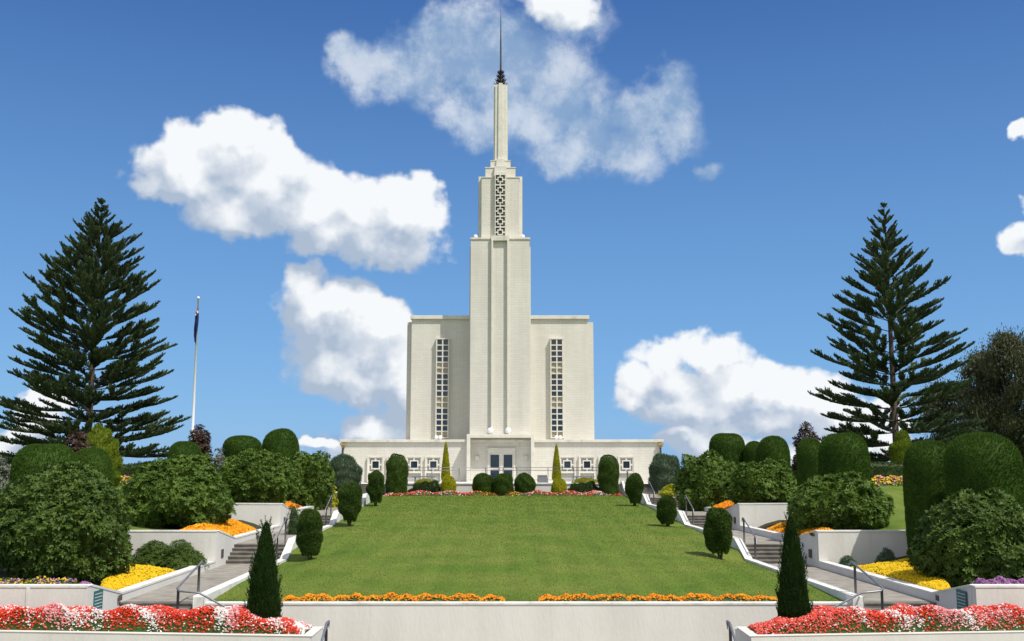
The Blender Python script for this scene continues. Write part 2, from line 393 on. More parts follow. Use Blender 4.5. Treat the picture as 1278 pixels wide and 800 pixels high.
# ------------------------------------------------------------------ layout of the hillside (metres, camera at the origin)
def c0(Y): return .41 - .0235 * (min(max(Y, 10), 90) - 27.8)      # the garden's centre line
LV = [-4.1, -3.44, -2.82, -2.26, -1.72, -1.04]                   # landings, bottom to terrace
FY = [26.6, 38.9, 50.5, 62.2, 72.2]                               # where each flight of steps starts
RUN = 1.5
def landing(Y):
    z = LV[0]
    for k, y in enumerate(FY):
        if Y > y: z = LV[k] + (LV[k + 1] - LV[k]) * min(1, (Y - y) / RUN)
    return z
WY = [25.5, 37.4, 48.9, 60.4]; WT = [-2.80, -2.20, -1.63, -1.14]   # planter walls across the slope: depth of the face, top
def lawn_plane(Y): return -3.44 + .0373 * (Y - 27.9)
UI, UO = 8.58, 10.6                                              # inner and outer edge of each stair path
def smooth(a, b, x):
    t = min(1, max(0, (x - a) / (b - a))); return t * t * (3 - 2 * t)
def outer(Y):
    pts = [(25.5,-2.92),(37.4,-2.92),(37.5,-2.32),(50,-1.5),(62,-.85),(80,-.65),(120,-.4),(300,-1.2),(5000,-30)]
    for (a, za), (b, zb) in zip(pts, pts[1:]):
        if Y <= b: return za + (zb - za) * max(0, (Y - a) / (b - a))
    return -30
def terr(u, Y):
    a = abs(u)
    if Y < 25.55:
        if Y < 0: return -1.6
        return -1.6 - 4.0 * min(1, Y / 16) if a < 40 or Y < 16 else -5.6
    if Y > 74: return min(-1.25, outer(Y)) if a < 16 and Y < 110 else outer(Y)
    if a < 10.74:
        return lawn_plane(Y) - .75 if Y > 28 else -5.6 if a < 8 else -4.5
    k = sum(1 for w in WY if Y > w + .05) - 1
    low = LV[min(k + 1, 5)] + .02
    bed = WT[k] - .14
    z = low + (bed - low) * smooth(10.9, 12.4 + (3.0 * smooth(26.6, 29, Y) if k == 0 else 0), a)
    if k >= 1:
        z = z + (outer(Y) - z) * smooth(13.4, 16.5, a)
    else: z = z + (outer(Y) - z) * smooth(12.4, 16, a)
    return z
def place(u, Y): return (u + c0(Y), Y, terr(u, Y))
def px2(px, Y, py=640):                                           # a spot on the hillside under photo column px
    x = ax(px, py, Y); return (x, Y, terr(x - c0(Y), Y))

# ------------------------------------------------------------------ ground sheet
us = sorted(set([0, 3, 6, 7.9, 8.1, 9.5, 10.73, 10.76, 10.95, 11.3, 11.8, 12.4, 13, 13.6, 14.3, 15, 16, 17, 18.5, 20, 23, 26, 30, 36, 39.9, 40.1, 50, 65, 90, 140, 250, 500, 1200, 4000]))
us = [-u for u in reversed(us) if u > 0] + us
ys = [-3000, -800, -200, -60, -20, -6, 0, 4, 8, 12, 16, 20, 24, 25.5, 25.6]
y = 26.2
while y < 74: ys.append(y); y += 1.1
for w in WY[1:]: ys += [w + .02, w + .09]
ys += [27.99, 28.02, 73.98, 74.02, 76, 80, 84, 90, 97, 105, 120, 150, 200, 300, 600, 1500, 5000]
ys = sorted(set(ys))
P = np.array([[(u + c0(Y), Y, terr(u, Y)) for u in us] for Y in ys])
soil = MB(); idx = np.arange(len(ys) * len(us)).reshape(len(ys), len(us)); fg, fs = [], []
for j in range(len(ys) - 1):
    for i in range(len(us) - 1):
        Y = (ys[j] + ys[j + 1]) / 2; a = abs(us[i] + us[i + 1]) / 2
        q = (idx[j, i], idx[j, i + 1], idx[j + 1, i + 1], idx[j + 1, i])
        isoil = (10.7 < a < 13.8 and 25 < Y < 75) or (a < 28 and 25.5 < Y < 37.45) or (a < 30 and 68 < Y < 74.5)
        (fs if isoil else fg).append(q)
soil.v.append(P.reshape(-1, 3)); soil.n = P.size // 3
soil.f.append((np.array(fg), 0, True)); soil.f.append((np.array(fs), 1, True))
tag(soil.build('ground', ['lawn', 'soil']), kind='structure')

# central lawn
rows = np.arange(27.86, 71.6, .45); cols = [-8.36, -8.2, -8, -7.7, -7.3, -6.8, -6, -4, -2, 0, 2, 4, 6, 6.8, 7.3, 7.7, 8, 8.2, 8.36]
def kerbtop(Y):
    z = LV[1]
    for k, y in enumerate(FY):
        if k and Y > y - .25: z = LV[k] + (LV[k + 1] - LV[k]) * min(1, (Y - y + .25) / (RUN + .1))
    return z + .20
def lawnz(u, Y):
    z = lawn_plane(Y); e = min(z, kerbtop(Y) - .07); t = smooth(6.2, 8.1, abs(u)); return z * (1 - t) + e * t
lawnP = np.array([[(u + c0(Y), Y, lawnz(u, Y)) for u in cols] for Y in rows])
tag(MB().grid(lawnP).build('lawn', 'lawn'), kind='structure')
nb = 150000
yy = 27.95 + (R.rand(nb) ** 1.7) * 43.3; uu = R.uniform(-8.3, 8.3, nb)
C = np.array([(u + c0(Y), Y, lawnz(u, Y) - .004) for u, Y in zip(uu, yy)])
a = R.uniform(0, 6.28, nb); h = R.uniform(.012, .032, nb) * (1 + (yy - 28) / 60)
A = np.stack([R.normal(0, .35, nb) * h, R.normal(0, .35, nb) * h, h], 1); wd = .006 * (1 + (yy - 28) / 30)
B = np.stack([np.cos(a) * wd, np.sin(a) * wd, 0 * a], 1)
tag(MB().kites(C, A, B, w=.3).build('grass', 'blade'), 'short mown grass blades covering the central sloping lawn', 'grass', kind='stuff')

# paths: landings, flights, kerbs on both sides
for sgn, side in ((-1, 'left'), (1, 'right')):
    for k in range(5):
        y0 = FY[k - 1] + RUN if k else 24.6; y1 = FY[k]
        b = MB(); u0, u1 = sgn * UI, sgn * UO
        if k == 0: u0, u1 = sgn * 7.4, sgn * 13.5
        for (ya, yb) in [(y0, y1)]:
            b.prism([(ya, LV[k]), (yb, LV[k]), (yb, LV[k] - .4), (ya, LV[k] - .4)], lambda p, q, t: (t + c0(p), p, q), (u0, u1))
        # two darker construction joints are real grooves between slabs
        tag(b.build('path', 'path'), kind='structure')
        b = MB(); n = 5; rise = (LV[k + 1] - LV[k]) / n; tr = RUN / n
        for i in range(n):
            ya, yb = FY[k] + i * tr + .002, FY[k] + RUN - .001
            zt = LV[k] + (i + 1) * rise - (.003 if i == n - 1 else 0)
            b.prism([(ya, zt), (ya + tr + .02 if i < n - 1 else yb, zt), (ya + tr + .02 if i < n - 1 else yb, LV[k] - .3), (ya, LV[k] - .3)], lambda p, q, t: (t + c0(p), p, q), (sgn * (UI + .002), sgn * (UO - .002)))
            b.prism([(ya - .025, zt + .004), (ya + .05, zt + .004), (ya + .05, zt - .035), (ya - .025, zt - .035)], lambda p, q, t: (t + c0(p), p, q), (sgn * (UI + .004), sgn * (UO - .004)))
        where = ['lowest', 'second', 'third', 'fourth', 'topmost'][k]
        st = tag(b.build('steps', 'step'), f'{where} flight of weathered concrete steps on the {side} stair path', 'steps', 'flights of garden steps')
    # inner kerb (lawn side), following the stairs
    prof = [(27.4, LV[1] + .20)]
    for k in range(1, 5):
        prof += [(FY[k] - .25, LV[k] + .20), (FY[k] + RUN - .15, LV[k + 1] + .20)]
    prof += [(74.0, LV[5] + .2)]
    poly = prof + [(q[0], q[1] - .95) for q in reversed(prof)]
    b = MB()
    b_pts_top = prof; n = len(prof)
    for j in range(n - 1):
        (ya, za), (yb, zb) = prof[j], prof[j + 1]
        b.prism([(ya, za), (yb, zb), (yb, zb - 1.0), (ya, za - 1.0)], lambda p, q, t: (t + c0(p), p, q), (sgn * 8.3, sgn * UI))
    tag(bevel(b.build('kerb', 'kerb')), f'white stepped kerb between the lawn and the {side} stair path', 'kerb', 'white stair kerbs')
    # outer kerb plus the sloping wall returns
    for k in range(4):
        ya = WY[k]; yc = FY[k] + RUN - .1; yd = WY[k + 1] + .02 if k < 3 else 71.9
        b = MB(); zt = WT[k]; zk = LV[k + 1] + .20; zb = LV[k] - .6
        b.prism([(ya + .26, zt), (yc, zk), (yc, zb), (ya + .26, zb)], lambda p, q, t: (t + c0(p), p, q), (sgn * UO, sgn * 10.88))
        b.prism([(yc, zk), (yd, zk), (yd, zb), (yc, zb)], lambda p, q, t: (t + c0(p), p, q), (sgn * UO, sgn * 10.88))
        ulen = [30, 24, 15.2, 14][k]
        b.prism([(sgn * UO, zt), (sgn * ulen, zt + (0.02)), (sgn * ulen, zb), (sgn * UO, zb)], lambda p, q, t: (p + c0(ya), t, q), (ya, ya + .26))
        where = ['lowest', 'second', 'third', 'topmost'][k]
        w = tag(b.build('planter_wall', 'wall'), f'{where} white rendered planter wall beside the {side} stair path', 'garden wall', 'white planter walls')
        # coping skin proud of the wall
        b = MB(); cz = .035
        b.prism([(ya + .28, zt + .003), (yc, zk + .003), (yc, zk + cz), (ya + .28, zt + cz)], lambda p, q, t: (t + c0(p), p, q), (sgn * (UO - .015), sgn * 10.9))
        b.prism([(yc, zk + .003), (yd - .03, zk + .003), (yd - .03, zk + cz), (yc, zk + cz)], lambda p, q, t: (t + c0(p), p, q), (sgn * (UO - .015), sgn * 10.9))
        b.prism([(sgn * (UO - .015), zt + .003), (sgn * ulen, zt + .023), (sgn * ulen, zt + .02 + cz), (sgn * (UO - .015), zt + cz)], lambda p, q, t: (p + c0(ya), t, q), (ya - .015, ya + .28))
        bevel(b.build('coping', 'kerb', w), .01)
        if k == 0:
            xj = sgn * 12.0 + c0(ya); MB().box(xj - .04, xj + .04, ya - .02, ya - .002, zb, zt).build('joint_strip', 'kerb', w)
        # small plate on the return face
        x = sgn * (UO - .02) + c0(FY[k]); yq = ya + .75 if k else ya + 1.9
        zq = LV[k] + .42 if k else LV[1] - .05
        p = MB().box(x - .012, x + .012, yq, yq + .32, zq - .15, zq + .15)
        if k: 
            tag(p.build('step_light', 'plaque_brown'), f'small dark step light on the {where} {side} wall return', 'step light', 'step lights')
        else:
            p = MB().box(x - .012, x + .012, ya + 2.1, ya + 2.32, -3.38, -3.24)
            tag(p.build('step_light', 'plaque_brown'), f'small dark step light beside the {side} teal sign', 'step light', 'step lights')
            o = thing('wall_sign', f'teal notice sign with rows of white lettering on the {side} wall end', 'sign', (x, ya + .7, -3.3), 'teal wall signs')
            MB().box(x - .012, x + .012, ya + .45, ya + 1.0, -3.5, -2.95).build('plate', 'plaque_teal', o)
            t = MB(); xx = x - sgn * .016
            for r in range(6):
                zz = -3.03 - r * .077; q = ya + .5; 
                while q < ya + .93:
                    wv = rnd.uniform(.02, .055); wv = min(wv, ya + .95 - q)
                    t.box(xx - .004, xx + .004, q, q + wv, zz - .009, zz + .009); q += wv + .035
            t.build('lettering', 'plaque_white', o)

# retaining wall across the foot of the lawn
b = MB().box(c0(27.8) - 8.62, c0(27.8) + 8.62, 27.55, 27.84, -5.6, -3.46)
w = tag(b.build('retaining_wall', 'wall'), 'long low white retaining wall across the foot of the lawn', 'retaining wall')
MB().box(c0(27.8) - 8.64, c0(27.8) + 8.64, 27.53, 27.86, -3.457, -3.415).build('coping', 'kerb', w)

# steps leading inwards and down from the lowest landings, and the paved forecourt
tag(MB().box(-7.0 + .4, 7.0 + .4, 24.3, 27.55, -5.2, -4.75).build('forecourt', 'path'), kind='structure')
for sgn, side in ((-1, 'left'), (1, 'right')):
    b = MB()
    for i in range(4):
        u0 = sgn * (7.4 - i * .12); b.box(.41 + sgn * (7.4 - i * .3), .41 + sgn * (7.4 - (i + 1) * .3), 24.65, 27.5, -5.3, LV[0] - (i + 1) * .13)
    tag(b.build('steps', 'step'), f'side steps going down behind the {side} flower planter', 'steps', 'flights of garden steps')
b = MB()
for i in range(6): b.box(-4.2 + .4, 4.2 + .4, 24.3 - (i + 1) * .33, 24.3 - i * .33, -5.6, -4.75 - (i + 1) * .14)
tag(b.build('steps', 'step'), 'wide central steps between the two front flower planters', 'steps', 'flights of garden steps')
tag(MB().box(-40, 40, 14, 24.2, -5.9, -5.596).build('pavement', 'path'), kind='structure')

# front planters
for sgn, side in ((-1, 'left'), (1, 'right')):
    ue = 4.85; b = MB()
    xe = .42 + sgn * ue
    fn = lambda p, q, t: (p, q, t)
    far = xe + sgn * 14
    yf = 23.75
    pts = [(xe, yf), (far, yf + 1.35), (far, yf + 1.55), (xe + sgn * .2, yf + .22)]
    b.prism(pts, fn, (-5.6, -3.66))
    b.prism([(xe, yf + .01), (xe + sgn * .2, yf + .24), (xe + sgn * .2, 25.2), (xe, 25.2)], fn, (-5.6, -3.663))
    b.prism([(xe, 25.2), (far, 25.3), (far, 25.46), (xe, 25.4)], fn, (-5.0, -3.72))
    tag(bevel(b.build('front_planter', 'wall')), f'long white front planter wall holding begonias on the {side}', 'planter', 'front planters')
    MBs = MB().prism([(xe + sgn * .2, yf + .24), (far, yf + 1.5), (far, 25.4), (xe + sgn * .2, 25.2)], fn, (-4.2, -3.78))
    tag(MBs.build('soil', 'soil'), kind='structure')

# terrace in front of the building
xt0, xt1 = c0(74) - 13.2, c0(74) + 13.2
w = tag(MB().box(c0(73) - 8.28, c0(73) + 8.28, 73.7, 82, -2.4, -1.075).box(xt0, c0(73) - 8.281, 74.001, 82, -2.4, -1.075).box(c0(73) + 8.281, xt1, 74.001, 82, -2.4, -1.075).build('terrace', 'wall'), 'white terrace wall edge below the doors', 'terrace', kind='structure')
MB().box(c0(73) - 8.28, c0(73) + 8.28, 73.64, 82, -1.072, -1.0).build('terrace_slab', 'kerb', w)

# ------------------------------------------------------------------ temple
YP, YT, YW, YC = 82.0, 82.3, 84.7, 84.72
xb = (ax(587, 420, YT) + ax(661, 420, YT)) / 2
T = thing('temple', 'tall white brick temple with stepped spire tower above the lawn', 'temple', (xb, YP, -1.04))
def zy(py, Y): return az(py, Y)
# podium
x0, x1 = ax(426, 575, YP), ax(825, 575, YP); zt = zy(552, YP)
MB().box(x0, x1, YP, 108, -1.3, zt).build('podium', 'brick', T)
o = MB().box(x0 - .14, x1 + .22, YP - .19, 108.2, zt + .003, zy(548.6, YP)).build('podium_coping', 'coping', T)
bevel(o, .02)
# wings: a front block and a wider, slightly lower back block
zw = zy(398.5, YW)
wx0, wx1 = ax(513, 470, YW), ax(734.5, 470, YW)
MB().box(wx0, wx1, YW, 106, zt + .05, zw).build('hall_wall', 'brick', T)
bevel(MB().box(wx0 - .10, wx1 + .10, YW - .19, 106.1, zw + .003, zy(394, YW)).build('hall_coping', 'coping', T), .02)
wx2, wx3 = ax(507.5, 470, YW + .7), ax(741, 470, YW + .7)
MB().box(wx2, wx3, YW + .7, 105, zt + .05, zy(402, YW + .7)).build('hall_side_wall', 'brick', T)
# tower
tx0, tx1 = xb - (ax(661, 420, YT) - ax(587, 420, YT)) / 2, xb + (ax(661, 420, YT) - ax(587, 420, YT)) / 2
zT = zy(299, YT)
tw = MB().box(tx0, tx1, YT, 87.1, zt - .5, zT).build('tower', 'brick', T)
MB().box(tx0 - .1, tx1 + .1, YT + .35, 87.0, zt - .4, zT - .5).build('tower_shoulder', 'brick', T)
bevel(MB().box(tx0 - .07, tx1 + .07, YT - .07, 87.17, zT + .003, zy(296.5, YT)).build('tower_coping', 'coping', T), .015)
for (pa, pb) in ((613, 615.3), (632.8, 635.2)):
    bevel(MB().box(ax(pa, 420, YT), ax(pb, 420, YT), YT - .27, YT + .02, zy(542, YT), zT - .02).build('tower_fin', 'trim', T), .012)
MB().box(ax(613, 300, YT) , ax(635.2, 300, YT), YT - .26, YT - .1, zT - .12, zT + .28).build('fin_cap', 'coping', T)
# lattice stage
wl2 = 3.08 / 2; yl = YC - wl2
zl0, zl1 = zy(296.5, YT), zy(222, yl)
MB().box(xb - wl2, xb + wl2, yl, YC + wl2, zl0, zl1).build('belfry', 'brick', T)
bevel(MB().box(xb - wl2 - .05, xb + wl2 + .05, yl - .05, YC + wl2 + .05, zl1, zl1 + .09).build('belfry_coping', 'coping', T), .01)
def fret(m, cx, cz, w, h, Y, t=.07, a=.34, b=.52):
    """one square of fretwork: border, ring and four spokes"""
    def rc(x0, x1, z0, z1, dt=0): m.box(cx + x0 * w / 2, cx + x1 * w / 2, Y - dt, Y + t, cz + z0 * h / 2, cz + z1 * h / 2)
    rc(-1, -.86, -1, 1); rc(.86, 1, -1, 1); rc(-.859, .859, .88, 1); rc(-.859, .859, -1, -.88)
    e = .001
    rc(-b, -a, -b, b, .01); rc(a, b, -b, b, .01); rc(-a + e, a - e, a, b, .01); rc(-a + e, a - e, -b, -a, .01)
    rc(-.12, .12, b + e, .879); rc(-.12, .12, -.879, -b - e); rc(-.859, -b - e, -.12, .12); rc(b + e, .859, -.12, .12)
ls = .51; zla, zlb = zl0 + .12, zy(219, yl)
for sidei, (dx, dy) in enumerate(((0, -1),)):
    MB().box(xb - ls, xb + ls, yl - .28, yl + .02, zl0 + .02, zlb + .2).build('lattice_frame', 'trim', T)
    lf = MB().box(xb - ls + .06, xb + ls - .06, yl - .292, yl - .281, zla, zlb).build('lattice_panel', 'lattice_dark', T)
    nn = 6; hh = (zlb - zla) / nn; m = MB()
    for i in range(nn): fret(m, xb, zla + (i + .5) * hh, ls * 2 - .14, hh * .995, yl - .35, .055)
    m.build('lattice_fretwork', 'trim', lf)
# same screen on both flanks, seen from a step aside
for sgn in (-1, 1):
    X = xb + sgn * (wl2 + .14)
    MB().box(X - .14, X + .14, YC - ls, YC + ls, zl0 + .02, zlb + .2).build('lattice_frame', 'trim', T)
    MB().box(X + sgn * .141, X + sgn * .15, YC - ls + .06, YC + ls - .06, zla, zlb).build('lattice_panel', 'lattice_dark', T)
# stepped base of the upper shaft
za, zb_ = zl1 + .09, zy(215, YC)
MB().box(xb - 1.24, xb + 1.24, YC - 1.24, YC + 1.24, za, zb_).box(xb - .48, xb + .48, YC - 1.5, YC - 1.241, za, zb_ + .1).build('spire_base', 'brick', T)
MB().box(xb - 1.28, xb + 1.28, YC - 1.28, YC + 1.28, zb_, zb_ + .07).build('spire_base_coping', 'coping', T)
zc_ = zy(204.5, YC)
MB().box(xb - .83, xb + .83, YC - .83, YC + .83, zb_ + .07, zc_).box(xb - .34, xb + .34, YC - 1.0, YC - .831, zb_ + .07, zc_ + .12).build('spire_step', 'brick', T)
MB().box(xb - .86, xb + .86, YC - .86, YC + .86, zc_, zc_ + .06).build('spire_step_coping', 'coping', T)
zd = zy(107.5, YC)
def frust(m, h0, h1, z0, z1, cx=xb, cy=YC):
    v = [(cx-h0,cy-h0,z0),(cx+h0,cy-h0,z0),(cx+h0,cy+h0,z0),(cx-h0,cy+h0,z0),(cx-h1,cy-h1,z1),(cx+h1,cy-h1,z1),(cx+h1,cy+h1,z1),(cx-h1,cy+h1,z1)]
    m.add(v, [(0,3,2,1),(4,5,6,7),(0,1,5,4),(1,2,6,5),(2,3,7,6),(3,0,4,7)])
m = MB(); frust(m, .47, .44, zc_ + .06, zd - .02); sp_ = m.build('spire_shaft', 'trim', T)
m = MB()
for (ox, oy) in ((0, -1), (1, 0), (0, 1), (-1, 0)):
    frust(m, .20, .17, zc_ + .06, zd + .06, xb + ox * .40, YC + oy * .40)
m.build('shaft_ribs', 'trim', T)
# dark finial of four petalled tiers and the needle
fin = None; m = MB(); zz = zd
for i, (r, h) in enumerate(((.55, .36), (.46, .36), (.36, .34), (.28, .32))):
    m.tube([(xb, YC, zz), (xb, YC, zz + h)], [r * .62, r * .42], n=8)
    for k in range(8):
        t = k * math.pi / 4; d = np.array([math.cos(t), math.sin(t), 0]); p = np.array([xb, YC, zz + h * .35])
        m.tube([tuple(p + d * r * .4), tuple(p + d * r * .85 + np.array([0, 0, .03])), tuple(p + d * r * 1.05 + np.array([0, 0, .16]))], [.07, .06, .015], n=5)
    zz += h
fin = m.build('finial', 'bronze', T)
MB().tube([(xb, YC, zz - .05), (xb, YC, zy(60, YC)), (xb, YC, zy(12, YC))], [.085, .06, .012], n=8).build('spire_needle', 'bronze', T)
# shoulder lamps and floodlights
def floodlamp(x, Y, z, r=.26):
    m = MB(); n = 14
    prof = [(0.0, -r), (r * .75, -r * .75), (r, -.1 * r), (r * .9, r * .5), (r * .5, r * .9), (.0, r)]
    P = np.array([[(x + rr * math.cos(t), Y + rr * math.sin(t), z + h) for t in np.linspace(0, 2 * math.pi, n, endpoint=False)] for rr, h in prof])
    m.grid(P, wrap=True); return m
for px, py in ((612, 537.5), (634.3, 537.5)):
    o = floodlamp(ax(px, py, YT - .35), YT - .36, az(py, YT - .35), .24).build('wall_lamp', 'lamp', T)
    MB().box(ax(px, py, YT) - .05, ax(px, py, YT) + .05, YT - .25, YT + .01, az(py, YT) - .03, az(py, YT) + .12).build('bracket', 'lamp', o)
for px in (593.5, 652.5):
    o = floodlamp(ax(px, 294, YT + .8), YT + .8, zT + .42, .17).build('roof_lamp', 'lamp', T)
    MB().tube([(ax(px, 294, YT + .8), YT + .8, zT + .1), (ax(px, 294, YT + .8), YT + .8, zT + .3)], .05).build('lamp_stand', 'lamp', o)
for px in (544.5, 549.5, 694.5, 699.5):
    o = floodlamp(ax(px, 546, YP + 1.2), YP + 1.2, az(546, YP + 1.2), .16).build('roof_lamp', 'lamp', T)
    MB().tube([(ax(px, 546, YP + 1.2), YP + 1.2, zt), (ax(px, 546, YP + 1.2), YP + 1.2, az(548, YP + 1.2))], .04).build('lamp_stand', 'lamp', o)
# tall window strips
zs0, zs1 = az(545.5, YW - .35), az(423.5, YW - .35)
for (pa, pb) in ((543.8, 560.2), (687, 703.3)):
    X0, X1 = ax(pa, 480, YW - .35), ax(pb, 480, YW - .35); Yf = YW - .36
    fr = MB()
    fr.box(X0, X0 + .09, Yf, YW, zs0, zs1).box(X1 - .09, X1, Yf, YW, zs0, zs1).box(X0 - .02, X1 + .02, Yf - .02, YW, zs1, zs1 + .1).box(X0 - .02, X1 + .02, Yf - .03, YW, zs0 - .1, zs0)
    xm = (X0 + X1) / 2; fr.box(xm - .05, xm + .05, Yf + .01, YW, zs0, zs1)
    n = 17; rh = (zs1 - zs0) / n
    for i in range(1, n): fr.box(X0 + .091, xm - .051, Yf + .02, YW - .01, zs0 + i * rh - .045, zs0 + i * rh + .045); fr.box(xm + .051, X1 - .091, Yf + .02, YW - .01, zs0 + i * rh - .045, zs0 + i * rh + .045)
    st = fr.build('window_strip', 'trim', T)
    kinds = 'b' + 'gggg' + 'bb' + 'gggg' + 'bb' + 'gggg'
    for c_ in 'gb':
        for r in range(n):
            kd = kinds[r] if r < len(kinds) else 'g'
            if kd != c_: continue
            for (a_, b_) in ((X0 + .091, xm - .051), (xm + .051, X1 - .091)):
                MB().box(a_, b_, YW - .22, YW - .2, zs0 + r * rh + .046, zs0 + (r + 1) * rh - .046).build('pane' if c_ == 'g' else 'spandrel', 'glass' if c_ == 'g' else 'beige', st)
# low square windows with fretwork
for (pa, pb) in ((459, 479), (483, 503), (507, 527), (531, 551), (698, 718), (722.5, 742.5), (747, 767), (771.5, 791.5)):
    X0, X1 = ax(pa, 580, YP), ax(pb, 580, YP); z1, z0 = az(570.5, YP), az(589.5, YP); cx, cz = (X0 + X1) / 2, (z0 + z1) / 2
    m = MB(); Yf = YP - .22
    m.box(X0 - .02, X0 + .08, Yf, YP, -1.03, z1 + .07).box(X1 - .08, X1 + .02, Yf, YP, -1.03, z1 + .07).box(X0 + .081, X1 - .081, Yf, YP, z1 - .02, z1 + .07).box(X0 + .081, X1 - .081, Yf + .01, YP, z0 - .06, z0 + .02)
    wi = m.build('fret_window', 'trim', T)
    MB().box(X0 + .082, X1 - .082, YP - .06, YP - .01, z0 + .022, z1 - .022).build('recess', 'grille', wi)
    m = MB(); fret(m, cx, cz, (X1 - X0) - .16, (z1 - z0) - .04, YP - .17, .1, .46, .62); m.build('fretwork', 'trim', wi)
    s = (X1 - X0) * .205
    MB().box(cx - s, cx + s, YP - .12, YP - .07, cz - s, cz + s).build('pane', 'glass', wi)
    MB().box(X0 + .082, X1 - .082, YP - .05, YP - .004, -1.03, z0 - .062).build('apron', 'grille', wi)
# portal
YO = YP - 1.15
pxa, pxb = ax(582.3, 570, YO), ax(667, 570, YO); zp = az(541.8, YO)
m = MB().box(pxa, pxa + .27, YO, YP + .5, -1.3, zp).box(pxb - .27, pxb, YO, YP + .5, -1.3, zp).box(pxa + .271, pxb - .271, YO, YP + .5, zp - .28, zp)
bevel(m.build('portal', 'trim', T), .02)
MB().box(pxa + .28, pxb - .28, YP - .08, YP - .004, -1.3, zp - .29).build('portal_wall', 'brick', T)
dx0, dx1 = ax(608.5, 580, YP), ax(643, 580, YP); zdt = az(559, YP)
xm = (dx0 + dx1) / 2
MB().box(dx0, dx0 + .14, YP - .22, YP - .085, -1.02, zdt).box(dx1 - .14, dx1, YP - .22, YP - .085, -1.02, zdt).box(dx0 + .141, dx1 - .141, YP - .22, YP - .085, zdt - .42, zdt).box(xm - .09, xm + .09, YP - .2, YP - .085, -1.02, zdt - .421).build('door_surround', 'trim', T)
for (a_, b_) in ((dx0 + .142, xm - .092), (xm + .092, dx1 - .142)):
    ztp = zdt - .425
    d = MB().box(a_, a_ + .08, YP - .17, YP - .1, -1.02, ztp).box(b_ - .08, b_, YP - .17, YP - .1, -1.02, ztp).box(a_ + .081, b_ - .081, YP - .17, YP - .1, ztp - .1, ztp).box(a_ + .081, b_ - .081, YP - .17, YP - .1, -1.02, -.9).box(a_ + .081, b_ - .081, YP - .17, YP - .1, -.06, .04).build('door', 'trim', T)
    MB().box(a_ + .082, b_ - .082, YP - .14, YP - .12, -.898, ztp - .102).build('pane', 'glass', d)
    MB().box(xm - .2 if a_ < xm - .3 else xm + .14, xm - .14 if a_ < xm - .3 else xm + .2, YP - .25, YP - .172, -.2, .1).build('handle', 'metal', d)
for px in (595.5, 655.5):
    x = ax(px, 571, YP); z = az(571.5, YP)
    MB().box(x - .16, x + .16, YP - .26, YP - .085, z - .16, z + .14).build('sconce', 'trim', T)
# rainwater heads and pipes
for px, col in ((428, 'pipe'), (824.5, 'pipe')):
    x = ax(px, 560, YP - .12)
    o = MB().tube([(x, YP - .12, -1.0), (x, YP - .12, az(556, YP))], .06, n=8).build('downpipe', 'pipe', T)
    MB().box(x - .22, x + .22, YP - .3, YP - .01, az(556, YP), az(553, YP)).box(x - .12, x + .12, YP - .24, YP - .02, az(558.5, YP), az(556, YP) - .003).build('rainhead', 'rainhead', o)

# ------------------------------------------------------------------ railings
def rail(name, label, cat, group, base, parts, mt='metal'):
    o = thing(name, label, cat, base, group)
    for nm, pts, r in parts: MB().tube(pts, r, n=8).build(nm, mt if nm != 'post' else 'darkmetal', o)
    return o
for sgn, side in ((-1, 'left'), (1, 'right')):
    for k in range(5):
        u = sgn * (UI + .17); ya, yb = FY[k] - .1, FY[k] + RUN + .25
        za_, zb2 = LV[k], LV[k + 1]; X = lambda Y: u + c0(Y)
        where = ['lowest', 'second', 'third', 'fourth', 'topmost'][k]
        if k == 0:
            u = sgn * (UI + .12); yk = 26.3
            top = [(X(28.6), 28.75, LV[1] + .88), (X(28.5), 28.55, LV[1] + .98), (X(yk), yk + .05, LV[0] + 1.18), (X(yk) - sgn * .08, yk, LV[0] + 1.12), (X(yk) - sgn * .55, yk, LV[0] + 1.08), (X(yk) - sgn * 1.6, yk, LV[0] + .55), (X(yk) - sgn * 2.3, yk, LV[0] + .3)]
            parts = [('rail', top, .026), ('post', [(X(28.3), 28.3, LV[1]), (X(28.3), 28.3, LV[1] + .9)], .035), ('post', [(X(yk), yk + .15, LV[0]), (X(yk), yk + .15, LV[0] + 1.15)], .035)]
        else:
            top = [(X(yb), yb + .12, zb2 + .80), (X(yb), yb + .1, zb2 + .93), (X(yb), yb - .05, zb2 + .96), (X(ya), ya + .05, za_ + .95), (X(ya), ya - .1, za_ + .90), (X(ya), ya - .1, za_ + .75)]
            parts = [('rail', top, .025), ('post', [(X(yb), yb - .15, zb2), (X(yb), yb - .15, zb2 + .94)], .035), ('post', [(X(ya), ya + .1, za_), (X(ya), ya + .1, za_ + .95)], .035)]
        rail('handrail', f'grey steel handrail beside the {where} flight of the {side} stair path', 'handrail', 'stair handrails', (X(ya), ya, za_), parts)
    x0 = ax(407.5 if sgn < 0 else 911, 790, 23.9)
    rail('handrail', f'short grey handrail end beside the {side} front planter', 'handrail', 'central step handrails', (x0, 23.9, -4.75),
         [('rail', [(x0 - sgn * .0, 24.05, -3.55), (x0 - sgn * .02, 24.05, -3.38), (x0, 23.9, -3.40), (x0, 22.1, -4.35), (x0, 21.9, -4.6)], .03), ('post', [(x0, 23.85, -4.9), (x0, 23.85, -3.42)], .035), ('post', [(x0, 22.2, -5.6), (x0, 22.2, -4.32)], .035)])
o = thing('terrace_railing', 'thin grey metal railing along the edge of the terrace', 'railing', (xb, 74, -1.0))
xa_, xb2 = ax(505, 590, 74), ax(748, 590, 74)
for z in (az(583.6, 74), az(587, 74), az(599, 74)): MB().tube([(xa_, 74, z), (xb2, 74, z)], .022 if z > -.5 else .015, n=6).build('rail', 'metal', o)
